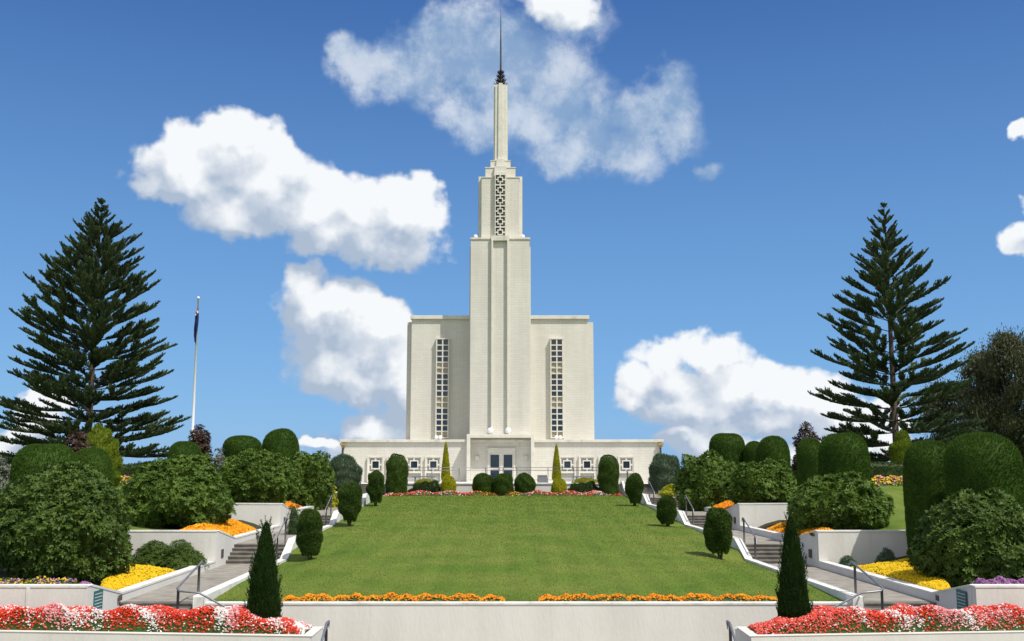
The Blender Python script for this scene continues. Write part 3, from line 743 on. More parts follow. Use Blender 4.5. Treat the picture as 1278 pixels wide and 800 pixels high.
for i, px in enumerate((505, 539, 573, 606, 645, 684, 716, 748)): MB().tube([(ax(px, 590, 74), 74, -1.0), (ax(px, 590, 74), 74, az(583.6, 74))], .025, n=6).build('post', 'metal', o)
# benches on the terrace
for i, (pa, pb, lab) in enumerate(((514, 543, 'grey slab bench on the terrace left of the doors'), (715, 742, 'grey slab bench on the terrace right of the doors under the fretwork windows'))):
    Yb = 77; xa_, xb2 = ax(pa, 598, Yb), ax(pb, 598, Yb)
    o = thing('bench', lab, 'bench', ((xa_ + xb2) / 2, Yb, -1), 'terrace benches')
    bevel(MB().box(xa_, xb2, Yb - .25, Yb + .25, -.62, -.53).build('seat', 'bench', o), .01)
    for x in (xa_ + .2, xb2 - .28): MB().box(x, x + .09, Yb - .2, Yb + .2, -1, -.62).build('leg', 'bench', o)
x_ = ax(677, 598, 77)
o = thing('bench', 'short grey box seat with backrest on the terrace beside the portal', 'bench', (x_, 77, -1), 'terrace benches')
MB().box(x_ - .38, x_ + .38, 76.75, 77.25, -1, -.66).build('seat', 'bench', o); MB().box(x_ - .36, x_ + .36, 77.18, 77.24, -.655, -.46).build('backrest', 'bench', o)

# flagpole
xf, zf = at(247.5, 373, 62); zg = terr(xf - c0(62), 62)
o = thing('flagpole', 'tall white flagpole behind the bronze shrub', 'flagpole', (xf, 62, zg))
MB().tube([(xf, 62, zg - .05), (xf, 62, 4), (xf, 62, zf)], [.10, .08, .045], n=12).build('pole', 'pole', o)
floodlamp(xf, 62, zf + .05, .10).build('ball', 'pole', o)
m = MB(); hh, ww = 30, 10; zt_ = az(383, 62); zb_2 = az(431, 62); P = np.zeros((hh, ww, 3))
for i in range(hh):
    for j in range(ww):
        t = i / (hh - 1); s = j / (ww - 1); wid = .12 + .20 * math.sin(math.pi * min(1, t * 1.1)) ** .7
        P[i, j] = (xf + .04 - s * wid * .6 + .05 * math.sin(5 * t), 62 - .08 + .16 * math.sin(s * 11 + t * 3) * (.3 + s), zt_ + (zb_2 - zt_) * (t * (1 - .12 * s)) - .35 * s * (1 - t))
m.grid(P[8:]).build if False else None
fo = thing('flag', 'limp navy flag with red and white corner hanging from the pole', 'flag', (xf, 62, zt_))
MB().grid(P[7:]).build('field', 'flag', fo)
MB().grid(P[:3]).build('stripe', 'flagred', fo); MB().grid(P[2:5]).build('stripe', 'flagwhite', fo); MB().grid(P[4:8]).build('canton', 'flag', fo)

# ------------------------------------------------------------------ plants
def surface(prof, H, W, D, nt=44, nh=34, lump=.05, lf=2.0, seed=0, sq=2.0):
    """a closed lathe-like surface: prof(t) radius at height t, lumps from noise"""
    th = np.linspace(0, 2 * math.pi, nt, endpoint=False)
    tt = np.linspace(0, 1, nh) ; tt = 1 - (1 - tt) ** 1.35
    P = np.zeros((nh, nt, 3))
    for i, t in enumerate(tt):
        r = prof(t); ct, st = np.cos(th), np.sin(th)
        k = (np.abs(ct) ** sq + np.abs(st) ** sq) ** (-1 / sq)
        P[i, :, 0] = ct * k * r * W / 2; P[i, :, 1] = st * k * r * D / 2; P[i, :, 2] = t * H
    ctr = np.array([0, 0, H * .45]); d = P - ctr; ln = np.linalg.norm(d, axis=-1, keepdims=True) + 1e-6
    n = nz3(P.reshape(-1, 3) + seed * 3.7, lf, seed % 4).reshape(nh, nt, 1) * lump
    P = P + d / ln * n * min(W, H)
    P[..., 2] = np.maximum(P[..., 2], -.02)
    return P
def scatter(P, n, jit=0.0):
    a, b, c = P[:-1], np.roll(P, -1, 1)[:-1], P[1:]
    N = np.cross(b - a, c - a); ar = np.linalg.norm(N, axis=-1); pr = (ar / ar.sum()).ravel()
    k = R.choice(pr.size, n, p=pr); s, t = R.rand(n, 1), R.rand(n, 1)
    d = np.roll(P, -1, 1)[1:]
    A_, B_, C_, D_ = (q.reshape(-1, 3)[k] for q in (a, b, c, d))
    Q = (A_ * (1 - s) + B_ * s) * (1 - t) + (C_ * (1 - s) + D_ * s) * t
    Nn = N.reshape(-1, 3)[k] / (ar.ravel()[k][:, None] + 1e-9)
    return Q, Nn
def unit(v): return v / (np.linalg.norm(v, axis=-1, keepdims=True) + 1e-9)
def blades(m, P, n, L, wd, up=0.0, spread=.5, inset=.02, sink=.3, mi=0):
    Q, N = scatter(P, n)
    d = unit(N + R.normal(0, spread, (n, 3)) + np.array([0, 0, up])); l = L * R.uniform(.5, 1.35, (n, 1))
    side = unit(np.cross(d, R.normal(size=(n, 3)))); m.kites(Q - d * l * sink, d * l, side * wd * R.uniform(.6, 1.3, (n, 1)), mi)
def shrink(P, k, H): 
    c = np.array([0, 0, H * .42]); return c + (P - c) * k
def rosettes(m, P, n, L, wd, per=7, depth=.14, upb=.5, H=1):
    Q, N = scatter(P, n); c = np.array([0, 0, H * .45])
    Q = Q + (c - Q) * (R.rand(n, 1) ** 1.6 * depth - .03)
    ax_ = unit(N + np.array([0, 0, upb]) + R.normal(0, .3, (n, 3)))
    e1 = unit(np.cross(ax_, R.normal(size=(n, 3)))); e2 = np.cross(ax_, e1)
    for i in range(per):
        t = 2 * math.pi * i / per + R.uniform(0, .8, (n, 1)); rd = e1 * np.cos(t) + e2 * np.sin(t)
        d = unit(rd + ax_ * R.uniform(.05, .75, (n, 1))); l = L * R.uniform(.7, 1.2, (n, 1))
        s = unit(np.cross(d, ax_)) * wd * R.uniform(.8, 1.2, (n, 1))
        m.kites(Q, d * l, s, w=.55)
domep = lambda h0, p, base=.93: (lambda t: (base + (1 - base) * min(1, t / .35)) if t < h0 else max(0.0, (1 - ((t - h0) / (1 - h0)) ** p)) ** (1 / p))
roundp = lambda t: max(0.0, 1 - (abs(t - .40) / .60) ** 2.3) ** (1 / 2.3) if t > .4 else (1 - (abs(t - .4) / .40) ** 2.2 * .42)

# clipped dome-topped columns: three bodies, then copies
protos = []
for sd, (H, W) in enumerate(((3.0, 2.0), (3.0, 2.0), (2.6, 2.2))):
    m = MB(); P = surface(domep(.70 if sd < 2 else .55, 2.7), H, W, W, 56, 44, .022, 1.5, sd)
    m.grid(shrink(P, .985, H), wrap=True, smooth=True); blades(m, P, 26000, .085, .011, up=.55, spread=.45)
    protos.append(m)
def topiary(px, top, wpx, Y, base, label, i=0, ry=1.0, grp='clipped dome-topped conifer columns', _d={}):
    x = ax(px, top + 20, Y); z1 = az(top, Y); W = wpx / F * (Y * cp + z1 * sp)
    z0 = base if base is not None else terr(x - c0(Y), Y) - .05
    H = [3, 3, 2.6][i]; W0 = [2, 2, 2.2][i]
    if i not in _d:
        o = protos[i].build('clipped_conifer', 'clip'); _d[i] = o
    else:
        o = _d[i].copy(); COL.objects.link(o)
    o.location = (x, Y, z0); o.scale = (W / W0, W / W0 * ry, (z1 - z0) / H); o.rotation_euler = (0, 0, rnd.uniform(0, 6))
    return tag(o, label, 'clipped conifer', grp)
topiary(58, 555, 76, 35.2, None, 'broad clipped green dome behind the big dark rhododendron on the far left', 0)
topiary(113, 562, 52, 36.3, None, 'clipped green dome just right of the far left broad dome', 1)
topiary(231, 552, 43, 55, None, 'low clipped dome in front of the bronze shrub by the flagpole', 2)
topiary(302, 545, 46, 61, None, 'clipped dome left of the rearmost dome on the left slope', 1)
topiary(350, 536.5, 47, 62, None, 'highest clipped dome of the left slope nearest the temple', 2)
topiary(907, 541, 43, 62, None, 'clipped dome nearest the temple on the right slope', 0)
topiary(941, 552, 24, 61, None, 'small clipped dome half hidden behind its wider neighbour', 1)
topiary(964, 545.5, 43, 58, None, 'wide clipped dome right of the small half-hidden one', 2)
topiary(1012, 549, 34, 46, None, 'narrow clipped dome touching a broader dome left of the lime conifer', 1)
topiary(1053, 541, 59, 43, None, 'broad clipped dome left of the right lime conifer', 0)
topiary(1159, 551, 60, 36.0, -3.2, 'tall dark clipped column reaching down in front of the right planter wall', 0)
topiary(1225, 544, 86, 33.5, -3.1, 'largest clipped dome behind the rightmost dark rhododendron', 1)

# rhododendrons
def rhodo(px, top, wpx, Y, label, mt='rhodo', n=2600, L=.14, seed=0, hk=1, z0=None):
    x = ax(px, top + 30, Y); z1 = az(top, Y); W = wpx / F * Y; zb = (terr(x - c0(Y), Y) if z0 is None else z0) - .05; H = (z1 - zb) * .94
    m = MB(); P = surface(roundp, H, W * .90, W * .82, 64, 44, .10, 1.5, seed)
    P2 = P + unit(P - np.array([0, 0, H * .45])) * (nz3(P.reshape(-1, 3), 5.5, seed % 4).reshape(P.shape[0], -1, 1) * .13)
    m.grid(shrink(P2, .84, H), wrap=True); rosettes(m, P2, n, L, L * .19, per=7, H=H, depth=.15)
    o = thing('rhododendron', label, 'shrub', (x, Y, zb), 'rounded rhododendrons')
    m.build('foliage', mt, o, origin=(0, 0, 0))
    t = MB()
    for k in range(6):
        a = k * 1.05 + seed; r = W * .28
        t.tube([(.1 * math.cos(a), .1 * math.sin(a), -.1), (r * .5 * math.cos(a), r * .5 * math.sin(a), H * .3), (r * math.cos(a), r * math.sin(a), H * .6)], [.06, .045, .02], n=6)
    t.build('stems', 'bark', o, origin=(0, 0, 0))
    return o
rhodo(76, 586, 172, 30.6, 'largest dark rhododendron at the left edge above the purple flowers', 'rhodo2', 5200, .13, 1)
rhodo(223, 570, 138, 42.6, 'light green rhododendron above the second left planter wall', 'rhodo', 4400, .14, 2)
rhodo(322, 560.5, 90, 52.5, 'light green rhododendron above the third left planter wall', 'rhodo', 3200, .16, 3)
rhodo(385, 560, 64, 59, 'small rhododendron above the topmost left planter wall', 'rhodo', 2200, .16, 0)
rhodo(1221, 609, 152, 30.4, 'large dark rhododendron at the right edge above the purple flowers', 'rhodo2', 5000, .13, 5)
rhodo(1048, 590, 118, 41.6, 'rhododendron standing above the second right planter wall', 'rhodo', 4200, .14, 6)
rhodo(948, 572, 88, 51.5, 'rhododendron standing above the third right planter wall', 'rhodo', 3200, .16, 7)
rhodo(879, 563, 84, 58, 'rhododendron nearest the temple on the right beside the blue junipers', 'rhodo', 2600, .16, 4)

# small clipped yews along the lawn kerbs
def kerb_yew(px, top, bot, wpx, Y, label, seed, trunkh=.12):
    u = ax(px, (top + bot) / 2, Y); z0 = lawnz(u - c0(Y), Y) - .03 if Y < 71 else -1.9; z1 = az(top, Y); W = wpx / F * Y; H = z1 - z0
    o = thing('clipped_yew', label, 'clipped shrub', (u, Y, z0), 'small clipped yews along the lawn edges')
    hc = H * (1 - trunkh); m = MB()
    egg = lambda t: (max(0, 1 - ((.55 - t) / .55) ** 2.0 * .50) if t < .55 else max(0.0, 1 - ((t - .55) / .45) ** 2.6) ** (1 / 2.4))
    P = surface(egg, hc, W * .95, W * .95, 40, 34, .085, 3.4, seed); m.grid(shrink(P, .9, hc), wrap=True); blades(m, P, 11000, .09, .014, up=.25, spread=.8, sink=.45)
    for v in m.v: v[:, 2] += H * trunkh
    m.build('crown', 'yew', o, origin=(0, 0, 0)); t = MB()
    for k in range(4):
        a = k * 1.6 + seed; t.tube([(.04 * math.cos(a), .04 * math.sin(a), 0), (.10 * math.cos(a), .10 * math.sin(a), H * .2), (.2 * math.cos(a), .2 * math.sin(a), H * .5)], [.035, .03, .02], n=6)
    t.build('trunk', 'bark', o, origin=(0, 0, 0)); return o
for a in ((387.5, 636, 692, 33, 38.2, 'egg-shaped clipped yew at the left lawn edge nearest the camera', 1),
          (436.5, 602, 655, 30, 49.7, 'egg-shaped clipped yew second along the left lawn edge', 2),
          (469, 588, 631, 22, 62, 'egg-shaped clipped yew at the left lawn edge closest to the temple', 3),
          (898, 635, 693, 34, 38.2, 'egg-shaped clipped yew at the right lawn edge nearest the camera', 4),
          (833, 618, 657, 25, 49.5, 'short egg-shaped clipped yew second along the right lawn edge', 5),
          (792, 590.5, 631, 21, 62, 'egg-shaped clipped yew at the right lawn edge closest to the temple', 6)): kerb_yew(*a)
# yews in the bed under the terrace
def dome(name, label, cat, grp, px, top, wpx, Y, z0, mt, prof, n=11000, L=.10, wd=.012, up=.6, seed=0, lump=.045, spread=.6, lf=3, D=None, sq=2.0):
    x = ax(px, top + 15, Y); z1 = az(top, Y); W = wpx / F * Y; H = z1 - z0; m = MB()
    P = surface(prof, H, W * .96, (D or W) * .96, 44, 36, lump, lf, seed, sq); m.grid(shrink(P, .93, H), wrap=True); blades(m, P, n, L, wd, up, spread, sink=.4)
    o = m.build(name, mt); o.location = (x, Y, z0); return tag(o, label, cat, grp)
ZB = -1.92
dome('clipped_yew', 'tall dark clipped yew column left of the terrace railing', 'clipped shrub', 'tall clipped yew columns', 495.5, 567, 27, 72.2, ZB, 'yew', domep(.7, 2.3), 14000)
dome('clipped_yew', 'tall dark clipped yew column right of the terrace railing', 'clipped shrub', 'tall clipped yew columns', 759.5, 568, 26, 72.2, ZB, 'yew', domep(.7, 2.3), 14000, seed=2)
dome('clipped_yew', 'leftmost of the three round clipped yews before the doors', 'clipped shrub', 'round clipped yews before the doors', 603.5, 590, 26, 72.4, ZB, 'yew', domep(.45, 2.2, .88), seed=1)
dome('clipped_yew', 'middle round clipped yew before the doors', 'clipped shrub', 'round clipped yews before the doors', 628.5, 590.5, 26, 72.0, ZB - .05, 'yew', domep(.45, 2.2, .88), seed=2)
dome('clipped_yew', 'rightmost of the three round clipped yews before the doors', 'clipped shrub', 'round clipped yews before the doors', 655, 591.5, 26, 72.4, ZB, 'yew', domep(.45, 2.2, .88), seed=3)
conep = lambda pw, b=.25: (lambda t: max(0.0, (min(1, (t + .12) / b)) * (1 - t) ** pw if t > b - .12 else min(1, (t + .12) / b) * (1 - t) ** pw))
for px, top, w_, s_ in ((556.5, 551, 12.5, 'left'), (694.5, 554, 12.5, 'right')):
    dome('golden_conifer', f'slender golden pencil conifer on the terrace {s_} of the portal', 'conifer', 'slender golden conifers', px, top, w_, 75, -1.02, 'gold', conep(.62), 6000, .10, .014, up=1.2, lump=.03)
dome('golden_conifer', 'small golden ball conifer below the left slender golden one', 'conifer', 'golden ball conifers', 559.5, 594, 19, 72.3, ZB, 'gold', domep(.4, 2.1, .8), 5000, .09, .016)
dome('golden_conifer', 'small golden ball conifer below the right slender golden one', 'conifer', 'golden ball conifers', 697.5, 597, 19, 72.3, ZB, 'gold', domep(.4, 2.1, .8), 5000, .09, .016)
lowp = lambda t: max(0.0, 1 - t ** 1.8) ** .6
for px, top, w_, s_, mt, Y in ((534, 601.5, 56, 'low spreading green juniper in the bed left of the doors', 'hedge', 72.6), (730, 602.5, 58, 'low spreading green juniper in the bed right of the doors', 'hedge', 72.6)):
    dome('low_juniper', s_, 'shrub', 'low spreading junipers', px, top, w_, Y, ZB, mt, lowp, 5000, .16, .02, up=.2, lump=.16, D=1.2)
for px, top, w_, s_ in ((533, 598, 30, 'strip of yellow foliage on the terrace edge left of the doors'), (731, 597, 34, 'strip of yellow foliage on the terrace edge right of the doors')):
    dome('golden_shrub', s_, 'shrub', 'low golden shrubs', px, top, w_, 75.2, -1.02, 'gold', lowp, 2500, .16, .018, up=.3, lump=.16, D=.8)
# blue junipers beside the podium
for px, top, w_, s_, sd in ((427, 568, 42, 'feathery blue-green juniper at the left end of the temple', 1), (832, 565, 42, 'feathery blue-green juniper at the right end of the temple', 2)):
    dome('blue_juniper', s_, 'shrub', 'blue-green junipers', px, top, w_, 73, -1.7, 'juniper', domep(.35, 1.7, .8), 9000, .26, .02, up=1.6, seed=sd, lump=.09, spread=.45, lf=2.4)
# pencil cypresses in the front planters
for px, top, w_, s_, sd in ((329.5, 651, 44, 'dark narrow cypress standing in the left begonia planter', 1), (990, 643, 42, 'dark narrow cypress standing in the right begonia planter', 2)):
    Y = 24.75; x = ax(px, 740, Y); z0 = -3.85; z1 = az(top, Y); H = z1 - z0; W = w_ / F * Y
    o = thing('pencil_cypress', s_, 'cypress', (x, Y, z0), 'dark cypresses in the front planters'); m = MB()
    pr = lambda t: (.70 + .30 * min(1, t / .22)) * (1 - max(0, t - .1) / .9) ** .62 if t < .999 else 0.0
    P = surface(pr, H, W, W, 50, 60, .035, 5.0, sd)
    m.grid(shrink(P, .86, H), wrap=True)
    blades(m, P, 26000, .085, .007, up=2.4, spread=.55, sink=.55)
    n = 260; Q, N = scatter(P, n)
    for q, nn in zip(Q, N):                                       # upright sprays that break the outline
        kk = 26; d = unit(np.array([nn[0] * .35, nn[1] * .35, 1.0])); l = .22 * rnd.uniform(.6, 1.2)
        tt_ = R.rand(kk, 1); C_ = q + d * l * tt_; dd = unit(d + R.normal(0, .35, (kk, 3))); m.kites(C_, dd * .05, unit(np.cross(dd, R.normal(size=(kk, 3)))) * .006)
    m.build('foliage', 'cyp', o, origin=(0, 0, 0))
    MB().tube([(0, 0, -.1), (0, 0, .6)], [.05, .04], n=8).build('trunk', 'bark', o, origin=(0, 0, 0))
# lime conifers, bronze shrubs
dome('lime_conifer', 'lime green cone-shaped conifer under the left tall pine', 'conifer', 'lime green conifers', 125, 530, 54, 58, -1.1, 'lime', conep(.38, .3), 9000, .22, .022, up=1.6, lump=.13, lf=2)
dome('lime_conifer', 'lime green cone-shaped conifer under the right tall pine', 'conifer', 'lime green conifers', 1126, 538, 38, 65.3, -1.2, 'lime', conep(.42, .3), 7000, .22, .022, up=1.6, lump=.13, lf=2, seed=2)
def leafy(name, label, cat, grp, px, top, wpx, Y, mt, n, L, seed, z0=None, prof=roundp, lump=.12, wk=.22):
    x = ax(px, top + 15, Y); z1 = az(top, Y); W = wpx / F * Y; zb = terr(x - c0(Y), Y) - .05 if z0 is None else z0; H = z1 - zb; m = MB()
    P = surface(prof, H, W, W, 40, 32, lump, 2.2, seed); m.grid(shrink(P, .7, H), wrap=True); rosettes(m, P, n, L, L * wk, per=5, depth=.3, H=H, upb=.8)
    o = m.build(name, mt); o.location = (x, Y, zb); return tag(o, label, cat, grp)
leafy('bronze_shrub', 'dark bronze-leaved shrub at the foot of the flagpole', 'shrub', 'bronze-leaved shrubs', 249, 533, 30, 59, 'purple', 1100, .16, 1)
leafy('bronze_shrub', 'dark bronze-leaved shrub left of the left lime conifer', 'shrub', 'bronze-leaved shrubs', 96, 540, 34, 53, 'purple', 900, .16, 2)
leafy('bronze_shrub', 'dark bronze-leaved shrub behind the domes on the right slope', 'shrub', 'bronze-leaved shrubs', 1007, 533, 30, 60, 'purple', 1100, .16, 3)
leafy('blue_bush', 'sparse grey-blue bush between the bronze shrub and a clipped dome', 'shrub', None, 273, 560, 18, 60, 'silver', 200, .14, 4)
leafy('pale_bush', 'wispy pale green shrub at the far left edge', 'shrub', None, -2, 572, 34, 44, 'silver', 500, .18, 6)
# hedges
def hedge(label, x0, x1, Y, ztop, zbot, D=1.1, n=9000, seed=0, name='hedge', mt='hedge', grp='trimmed hedges'):
    W = x1 - x0; H = ztop - zbot; m = MB(); P = surface(domep(.8, 3, .96), H, W, D, 120, 22, .0, 1, seed, sq=8.0)
    P[..., 2] += nz3(P.reshape(-1, 3), 1.3, seed).reshape(P.shape[:2]) * .04 * (P[..., 2] / H)
    m.grid(shrink(P, .98, H), wrap=True); blades(m, P, n, .11, .022, up=.3, spread=.8); o = m.build(name, mt); o.location = ((x0 + x1) / 2, Y, zbot); return tag(o, label, 'hedge', grp)
hedge('long low trimmed hedge along the left slope behind the lawn', ax(138, 580, 64), ax(340, 580, 64), 64, az(579, 64), -1.2, n=16000)
hedge('long low trimmed hedge along the right slope behind the lawn', ax(985, 580, 64), ax(1175, 580, 64), 64, az(578, 64), -1.2, n=16000, seed=1)
hedge('trimmed hedge running off the left edge behind the broad dome', ax(-80, 580, 66), ax(96, 580, 66), 66, az(584, 66), -1.2, n=12000, seed=2)
hedge('trimmed hedge running off the right edge behind the largest dome', ax(1195, 580, 66), ax(1380, 580, 66), 66, az(584, 66), -1.2, n=12000, seed=3)
# dark low shrubs in the yellow beds
for px, top, w_, Y, s_, sd in ((192, 673, 52, 36.5, 'dark low conifer left of the other before the second left planter wall', 1), (228, 678, 56, 36.1, 'dark low conifer just behind the left yellow flowers', 2)):
    leafy('low_conifer', s_, 'shrub', 'dark low conifers', px, top, w_, Y, 'rhodo2', 900, .12, sd, z0=-3.3, prof=lowp, wk=.12)
for px, top, w_, Y, s_, sd in ((1107, 684, 22, 36.6, 'small spiky green conifer behind the right yellow flowers', 3), (1058, 694, 22, 36.6, 'tiny green tuft at the left end of the right yellow flowers', 5), (367, 620, 22, 46.0, 'small dark green tuft above the third left planter bed', 6), (205, 640, 0.1, 40, '', 0)):
    if s_: leafy('low_conifer', s_, 'shrub', 'small green tufts', px, top, w_, Y, 'juniper' if Y < 40 else 'hedge', 260, .12, sd, prof=lowp, wk=.12)

# ------------------------------------------------------------------ flower beds
def bed(label, pts_fn, n, h, mats_fn, size=.03, leafn=3000, name='flower_bed', grp='flower beds', leafmt='bedleaf', group=None):
    """pts_fn(s, t) in [0,1]^2 -> ground point; mound height h(s,t); mats_fn(s, t, n) -> blossom material"""
    G = 40; Pg = np.zeros((14, G, 3))
    for i in range(14):
        for j in range(G):
            s, t = j / (G - 1), i / 13; x, y, z = pts_fn(s, t); Pg[i, j] = (x, y, z + h(s, t) - .03)
    org = Pg.mean((0, 1)); org[2] = Pg[..., 2].min()
    m = MB().grid(Pg)
    def samp(k):
        s, t = R.rand(k), R.rand(k); Q = np.array([pts_fn(a_, b_) for a_, b_ in zip(s, t)]); hh_ = np.array([h(a_, b_) for a_, b_ in zip(s, t)])
        Q[:, 2] += hh_ + nz3(Q, 6, 1) * .02 + nz3(Q, 17, 2) * .012; return s, t, Q
    s, t, Q = samp(leafn); d = unit(R.normal(0, .8, (leafn, 3)) + np.array([0, -.2, .8])); l = size * 2.0 * R.uniform(.6, 1.3, (leafn, 1))
    m.kites(Q - d * l * .7, d * l, unit(np.cross(d, R.normal(size=(leafn, 3)))) * size * .45)
    o = m.build(name, leafmt, origin=tuple(org)); tag(o, label, 'flower bed', grp)
    s, t, Q = samp(n); Q[:, 2] += R.uniform(-.01, .03, n); keys = np.array([mats_fn(a_, b_, q) for a_, b_, q in zip(s, t, Q)])
    for key in sorted(set(keys)):
        if key == '-': continue
        q = Q[keys == key]; k = len(q); nrm = unit(R.normal(0, .45, (k, 3)) + np.array([0, -.45, .8])); e1 = unit(np.cross(nrm, R.normal(size=(k, 3)))); e2 = np.cross(nrm, e1)
        r = size * R.uniform(.7, 1.25, (k, 1)); mm = MB(); vs = []
        for a_ in range(5):
            tt_ = a_ * 2 * math.pi / 5; vs.append(q + (e1 * math.cos(tt_) + e2 * math.sin(tt_)) * r * 1.0)
        vs.append(q + nrm * r * .35)
        v = np.stack(vs, 1).reshape(-1, 3); base = np.arange(k)[:, None] * 6
        f = np.concatenate([np.concatenate([base + i, base + (i + 1) % 5, base + 5], 1) for i in range(5)])
        mm.add(v, f); c_ = mm.build(key[2:] + '_blossoms', key, o)
    return o
hump = lambda p=.5: (lambda s, t: (max(0, 1 - abs(2 * t - 1) ** 2.6)) ** p * (max(0, 1 - abs(2 * s - 1) ** 14)) ** p)
# begonias in the front planters: bands of colour
seqL = [(0,'f_red'),(14,'f_white'),(22,'f_red'),(45,'f_pink'),(75,'f_white'),(88,'f_red'),(98,'f_white'),(124,'f_red'),(160,'f_white'),(178,'f_coral'),(190,'f_red'),(255,'f_white'),(286,'f_pink'),(302,'f_red'),(318,'f_white'),(336,'f_red'),(372,'f_white'),(400,'f_white')]
seqR = [(900,'f_coral'),(1062,'f_white'),(1073,'f_coral'),(1085,'f_red'),(1108,'f_white'),(1124,'f_red'),(1146,'f_pink'),(1184,'f_white'),(1202,'f_coral'),(1216,'f_pink'),(1226,'f_red'),(1245,'f_pink'),(1262,'f_red')]
def band(seq, px):
    c = seq[0][1]
    for a_, k in seq:
        if px >= a_: c = k
    return c
for sgn, side, seq in ((-1, 'left', seqL), (1, 'right', seqR)):
    xe = .42 + sgn * 5.08; L_ = 10.2
    def pf(s, t, sgn=sgn, xe=xe):
        x = xe + sgn * s * L_; yf = 23.99 + .0965 * s * L_; yb = 25.18
        return (x, yf + (max(yb, yf + .75) - yf) * (.12 * t + .88 * t ** 1.5), -3.72)
    def hf(s, t, sgn=sgn): return (.04 + .47 * min(1, (s * L_ + .02) / 1.5) ** .6) * (max(0, 1 - abs(2 * min(1, t * 1.02) - 1) ** 3.4)) ** .55 * (1 + .10 * math.sin(s * 33 + t * 3) + .07 * math.sin(s * 71 - t * 5))
    def mf(s, t, q, seq=seq, sgn=sgn):
        px = 639 + q[0] / 24.2 * F
        k = nz3(np.array([[q[0], q[1], 0]]), 2.6, 1)[0]; pxj = px + k * 20 + (t - .5) * 34 + rnd.gauss(0, 6)
        c = band(seq, pxj); r = rnd.random()
        if t > .62 and r < .35 + .4 * k: c = 'f_pink' if sgn < 0 else 'f_coral'
        if r > .84: c = rnd.choice(['f_white', 'f_pink', 'f_red'])
        return '-' if r < .10 else c
    bed(f'begonia bed banded in red, white and pink in the {side} front planter', pf, 23000, hf, mf, .025, 14000, grp='begonia beds')
# orange rows at the foot of the lawn
for pa, pb, lab in ((352, 630, 'row of orange marigolds along the foot of the lawn left of the gap'), (672, 969, 'row of orange marigolds along the foot of the lawn right of the gap')):
    xa_, xb2 = ax(pa, 748, 28.1), ax(pb, 748, 28.1)
    bed(lab, lambda s, t, xa_=xa_, xb2=xb2: (xa_ + (xb2 - xa_) * s, 27.9 + .42 * t, -3.45), 2600, lambda s, t: .12 * hump(.5)(s, t) * (1 + .45 * math.sin(s * 61) * math.sin(s * 23)) + .01, lambda s, t, q: 'f_orange' if rnd.random() < .8 else 'f_yellow' if rnd.random() < .2 else '-', .024, 1500, grp='marigold rows')
# beds along the stair paths: from the outer kerb up the bank
def path_bed(label, sgn, ya, yb, ua, ub, mats, n, size, lv, leafn=2500, hgt=.22, grp='beds beside the stair paths', top=None):
    def pf(s, t):
        Y = ya + (yb - ya) * t; u = sgn * (ua + ((ub - ua) if lv > 1 else .35 + .36 * (Y - ya)) * s); return (u + c0(Y), Y, terr(u, Y))
    def hf(s, t): return hgt * (max(0, 1 - abs(2 * t - 1) ** 6)) ** .5 * (max(0, 1 - abs(2 * s - 1) ** 4)) ** .5
    return bed(label, pf, n, hf, lambda s, t, q: rnd.choice(mats), size, leafn, grp=grp)
path_bed('bright yellow flower bed beside the left path below the second wall', -1, 28.2, 34.6, 10.9, 12.9, ['f_yellow'] * 9 + ['-'], 9000, .032, 1, hgt=.30)
path_bed('bright yellow flower bed beside the right path below the second wall', 1, 28.2, 35.8, 10.9, 13.3, ['f_yellow'] * 9 + ['-'], 11000, .032, 1, hgt=.32)
path_bed('orange and yellow flower bed on the second left planter bank', -1, 38.3, 46.3, 10.92, 12.3, ['f_orange'] * 5 + ['f_yellow'] * 2 + ['-'], 7500, .040, 2, hgt=.30)
path_bed('orange and yellow flower bed on the second right planter bank', 1, 38.3, 46.3, 10.92, 11.9, ['f_orange'] * 5 + ['f_yellow'] * 2 + ['-'], 7500, .040, 2, hgt=.30)
path_bed('small orange flower bed on the third left planter bank', -1, 49.9, 57.5, 10.92, 11.8, ['f_orange'] * 8 + ['-'], 3600, .048, 3, hgt=.26)
path_bed('small orange flower bed on the third right planter bank', 1, 49.9, 57.5, 10.92, 11.9, ['f_orange'] * 8 + ['-'], 3600, .048, 3, hgt=.26)
# strips along wall tops
def strip(label, xa_, xb2, Y, D, z, mats, n, size, h, grp='flower strips on the wall tops', leafn=1500):
    return bed(label, lambda s, t: (xa_ + (xb2 - xa_) * s, Y + D * t, z), n, lambda s, t: h * hump(.5)(s, t) * (1 + .3 * math.sin(s * 37) * math.sin(s * 17)), lambda s, t, q: rnd.choice(mats), size, leafn, grp=grp)
strip('purple flower strip along the lowest left wall top', ax(100, 725, 26.2), -10.45, 25.85, .9, -2.98, ['f_purple'] * 6 + ['-'], 1500, .026, .14)
strip('purple flower strip along the lowest right wall top', 11.4, ax(1330, 725, 26.2), 25.85, .8, -2.98, ['f_purple'] * 6 + ['-'], 5000, .026, .25)
strip('sparse yellow flowers under the largest dark rhododendron', ax(-20, 725, 27.2), ax(98, 725, 27.2), 25.9, 1.6, -2.98, ['f_yellow'] + ['f_purple'] + ['-'] * 5, 1600, .028, .20, leafn=3500)
strip('thin red flowers on top of the second left wall', ax(150, 665, 38), ax(268, 665, 38), 37.75, .5, -2.34, ['f_coral', 'f_orange', '-', '-'], 500, .03, .10)
strip('thin red flowers on top of the second right wall', ax(1012, 665, 38), ax(1095, 665, 38), 37.75, .5, -2.34, ['f_coral', 'f_orange', '-', '-'], 500, .03, .10)
strip('thin orange flowers on top of the third left wall', ax(292, 630, 49.4), ax(350, 630, 49.4), 49.25, .4, -1.77, ['f_orange', '-', '-'], 300, .035, .09)
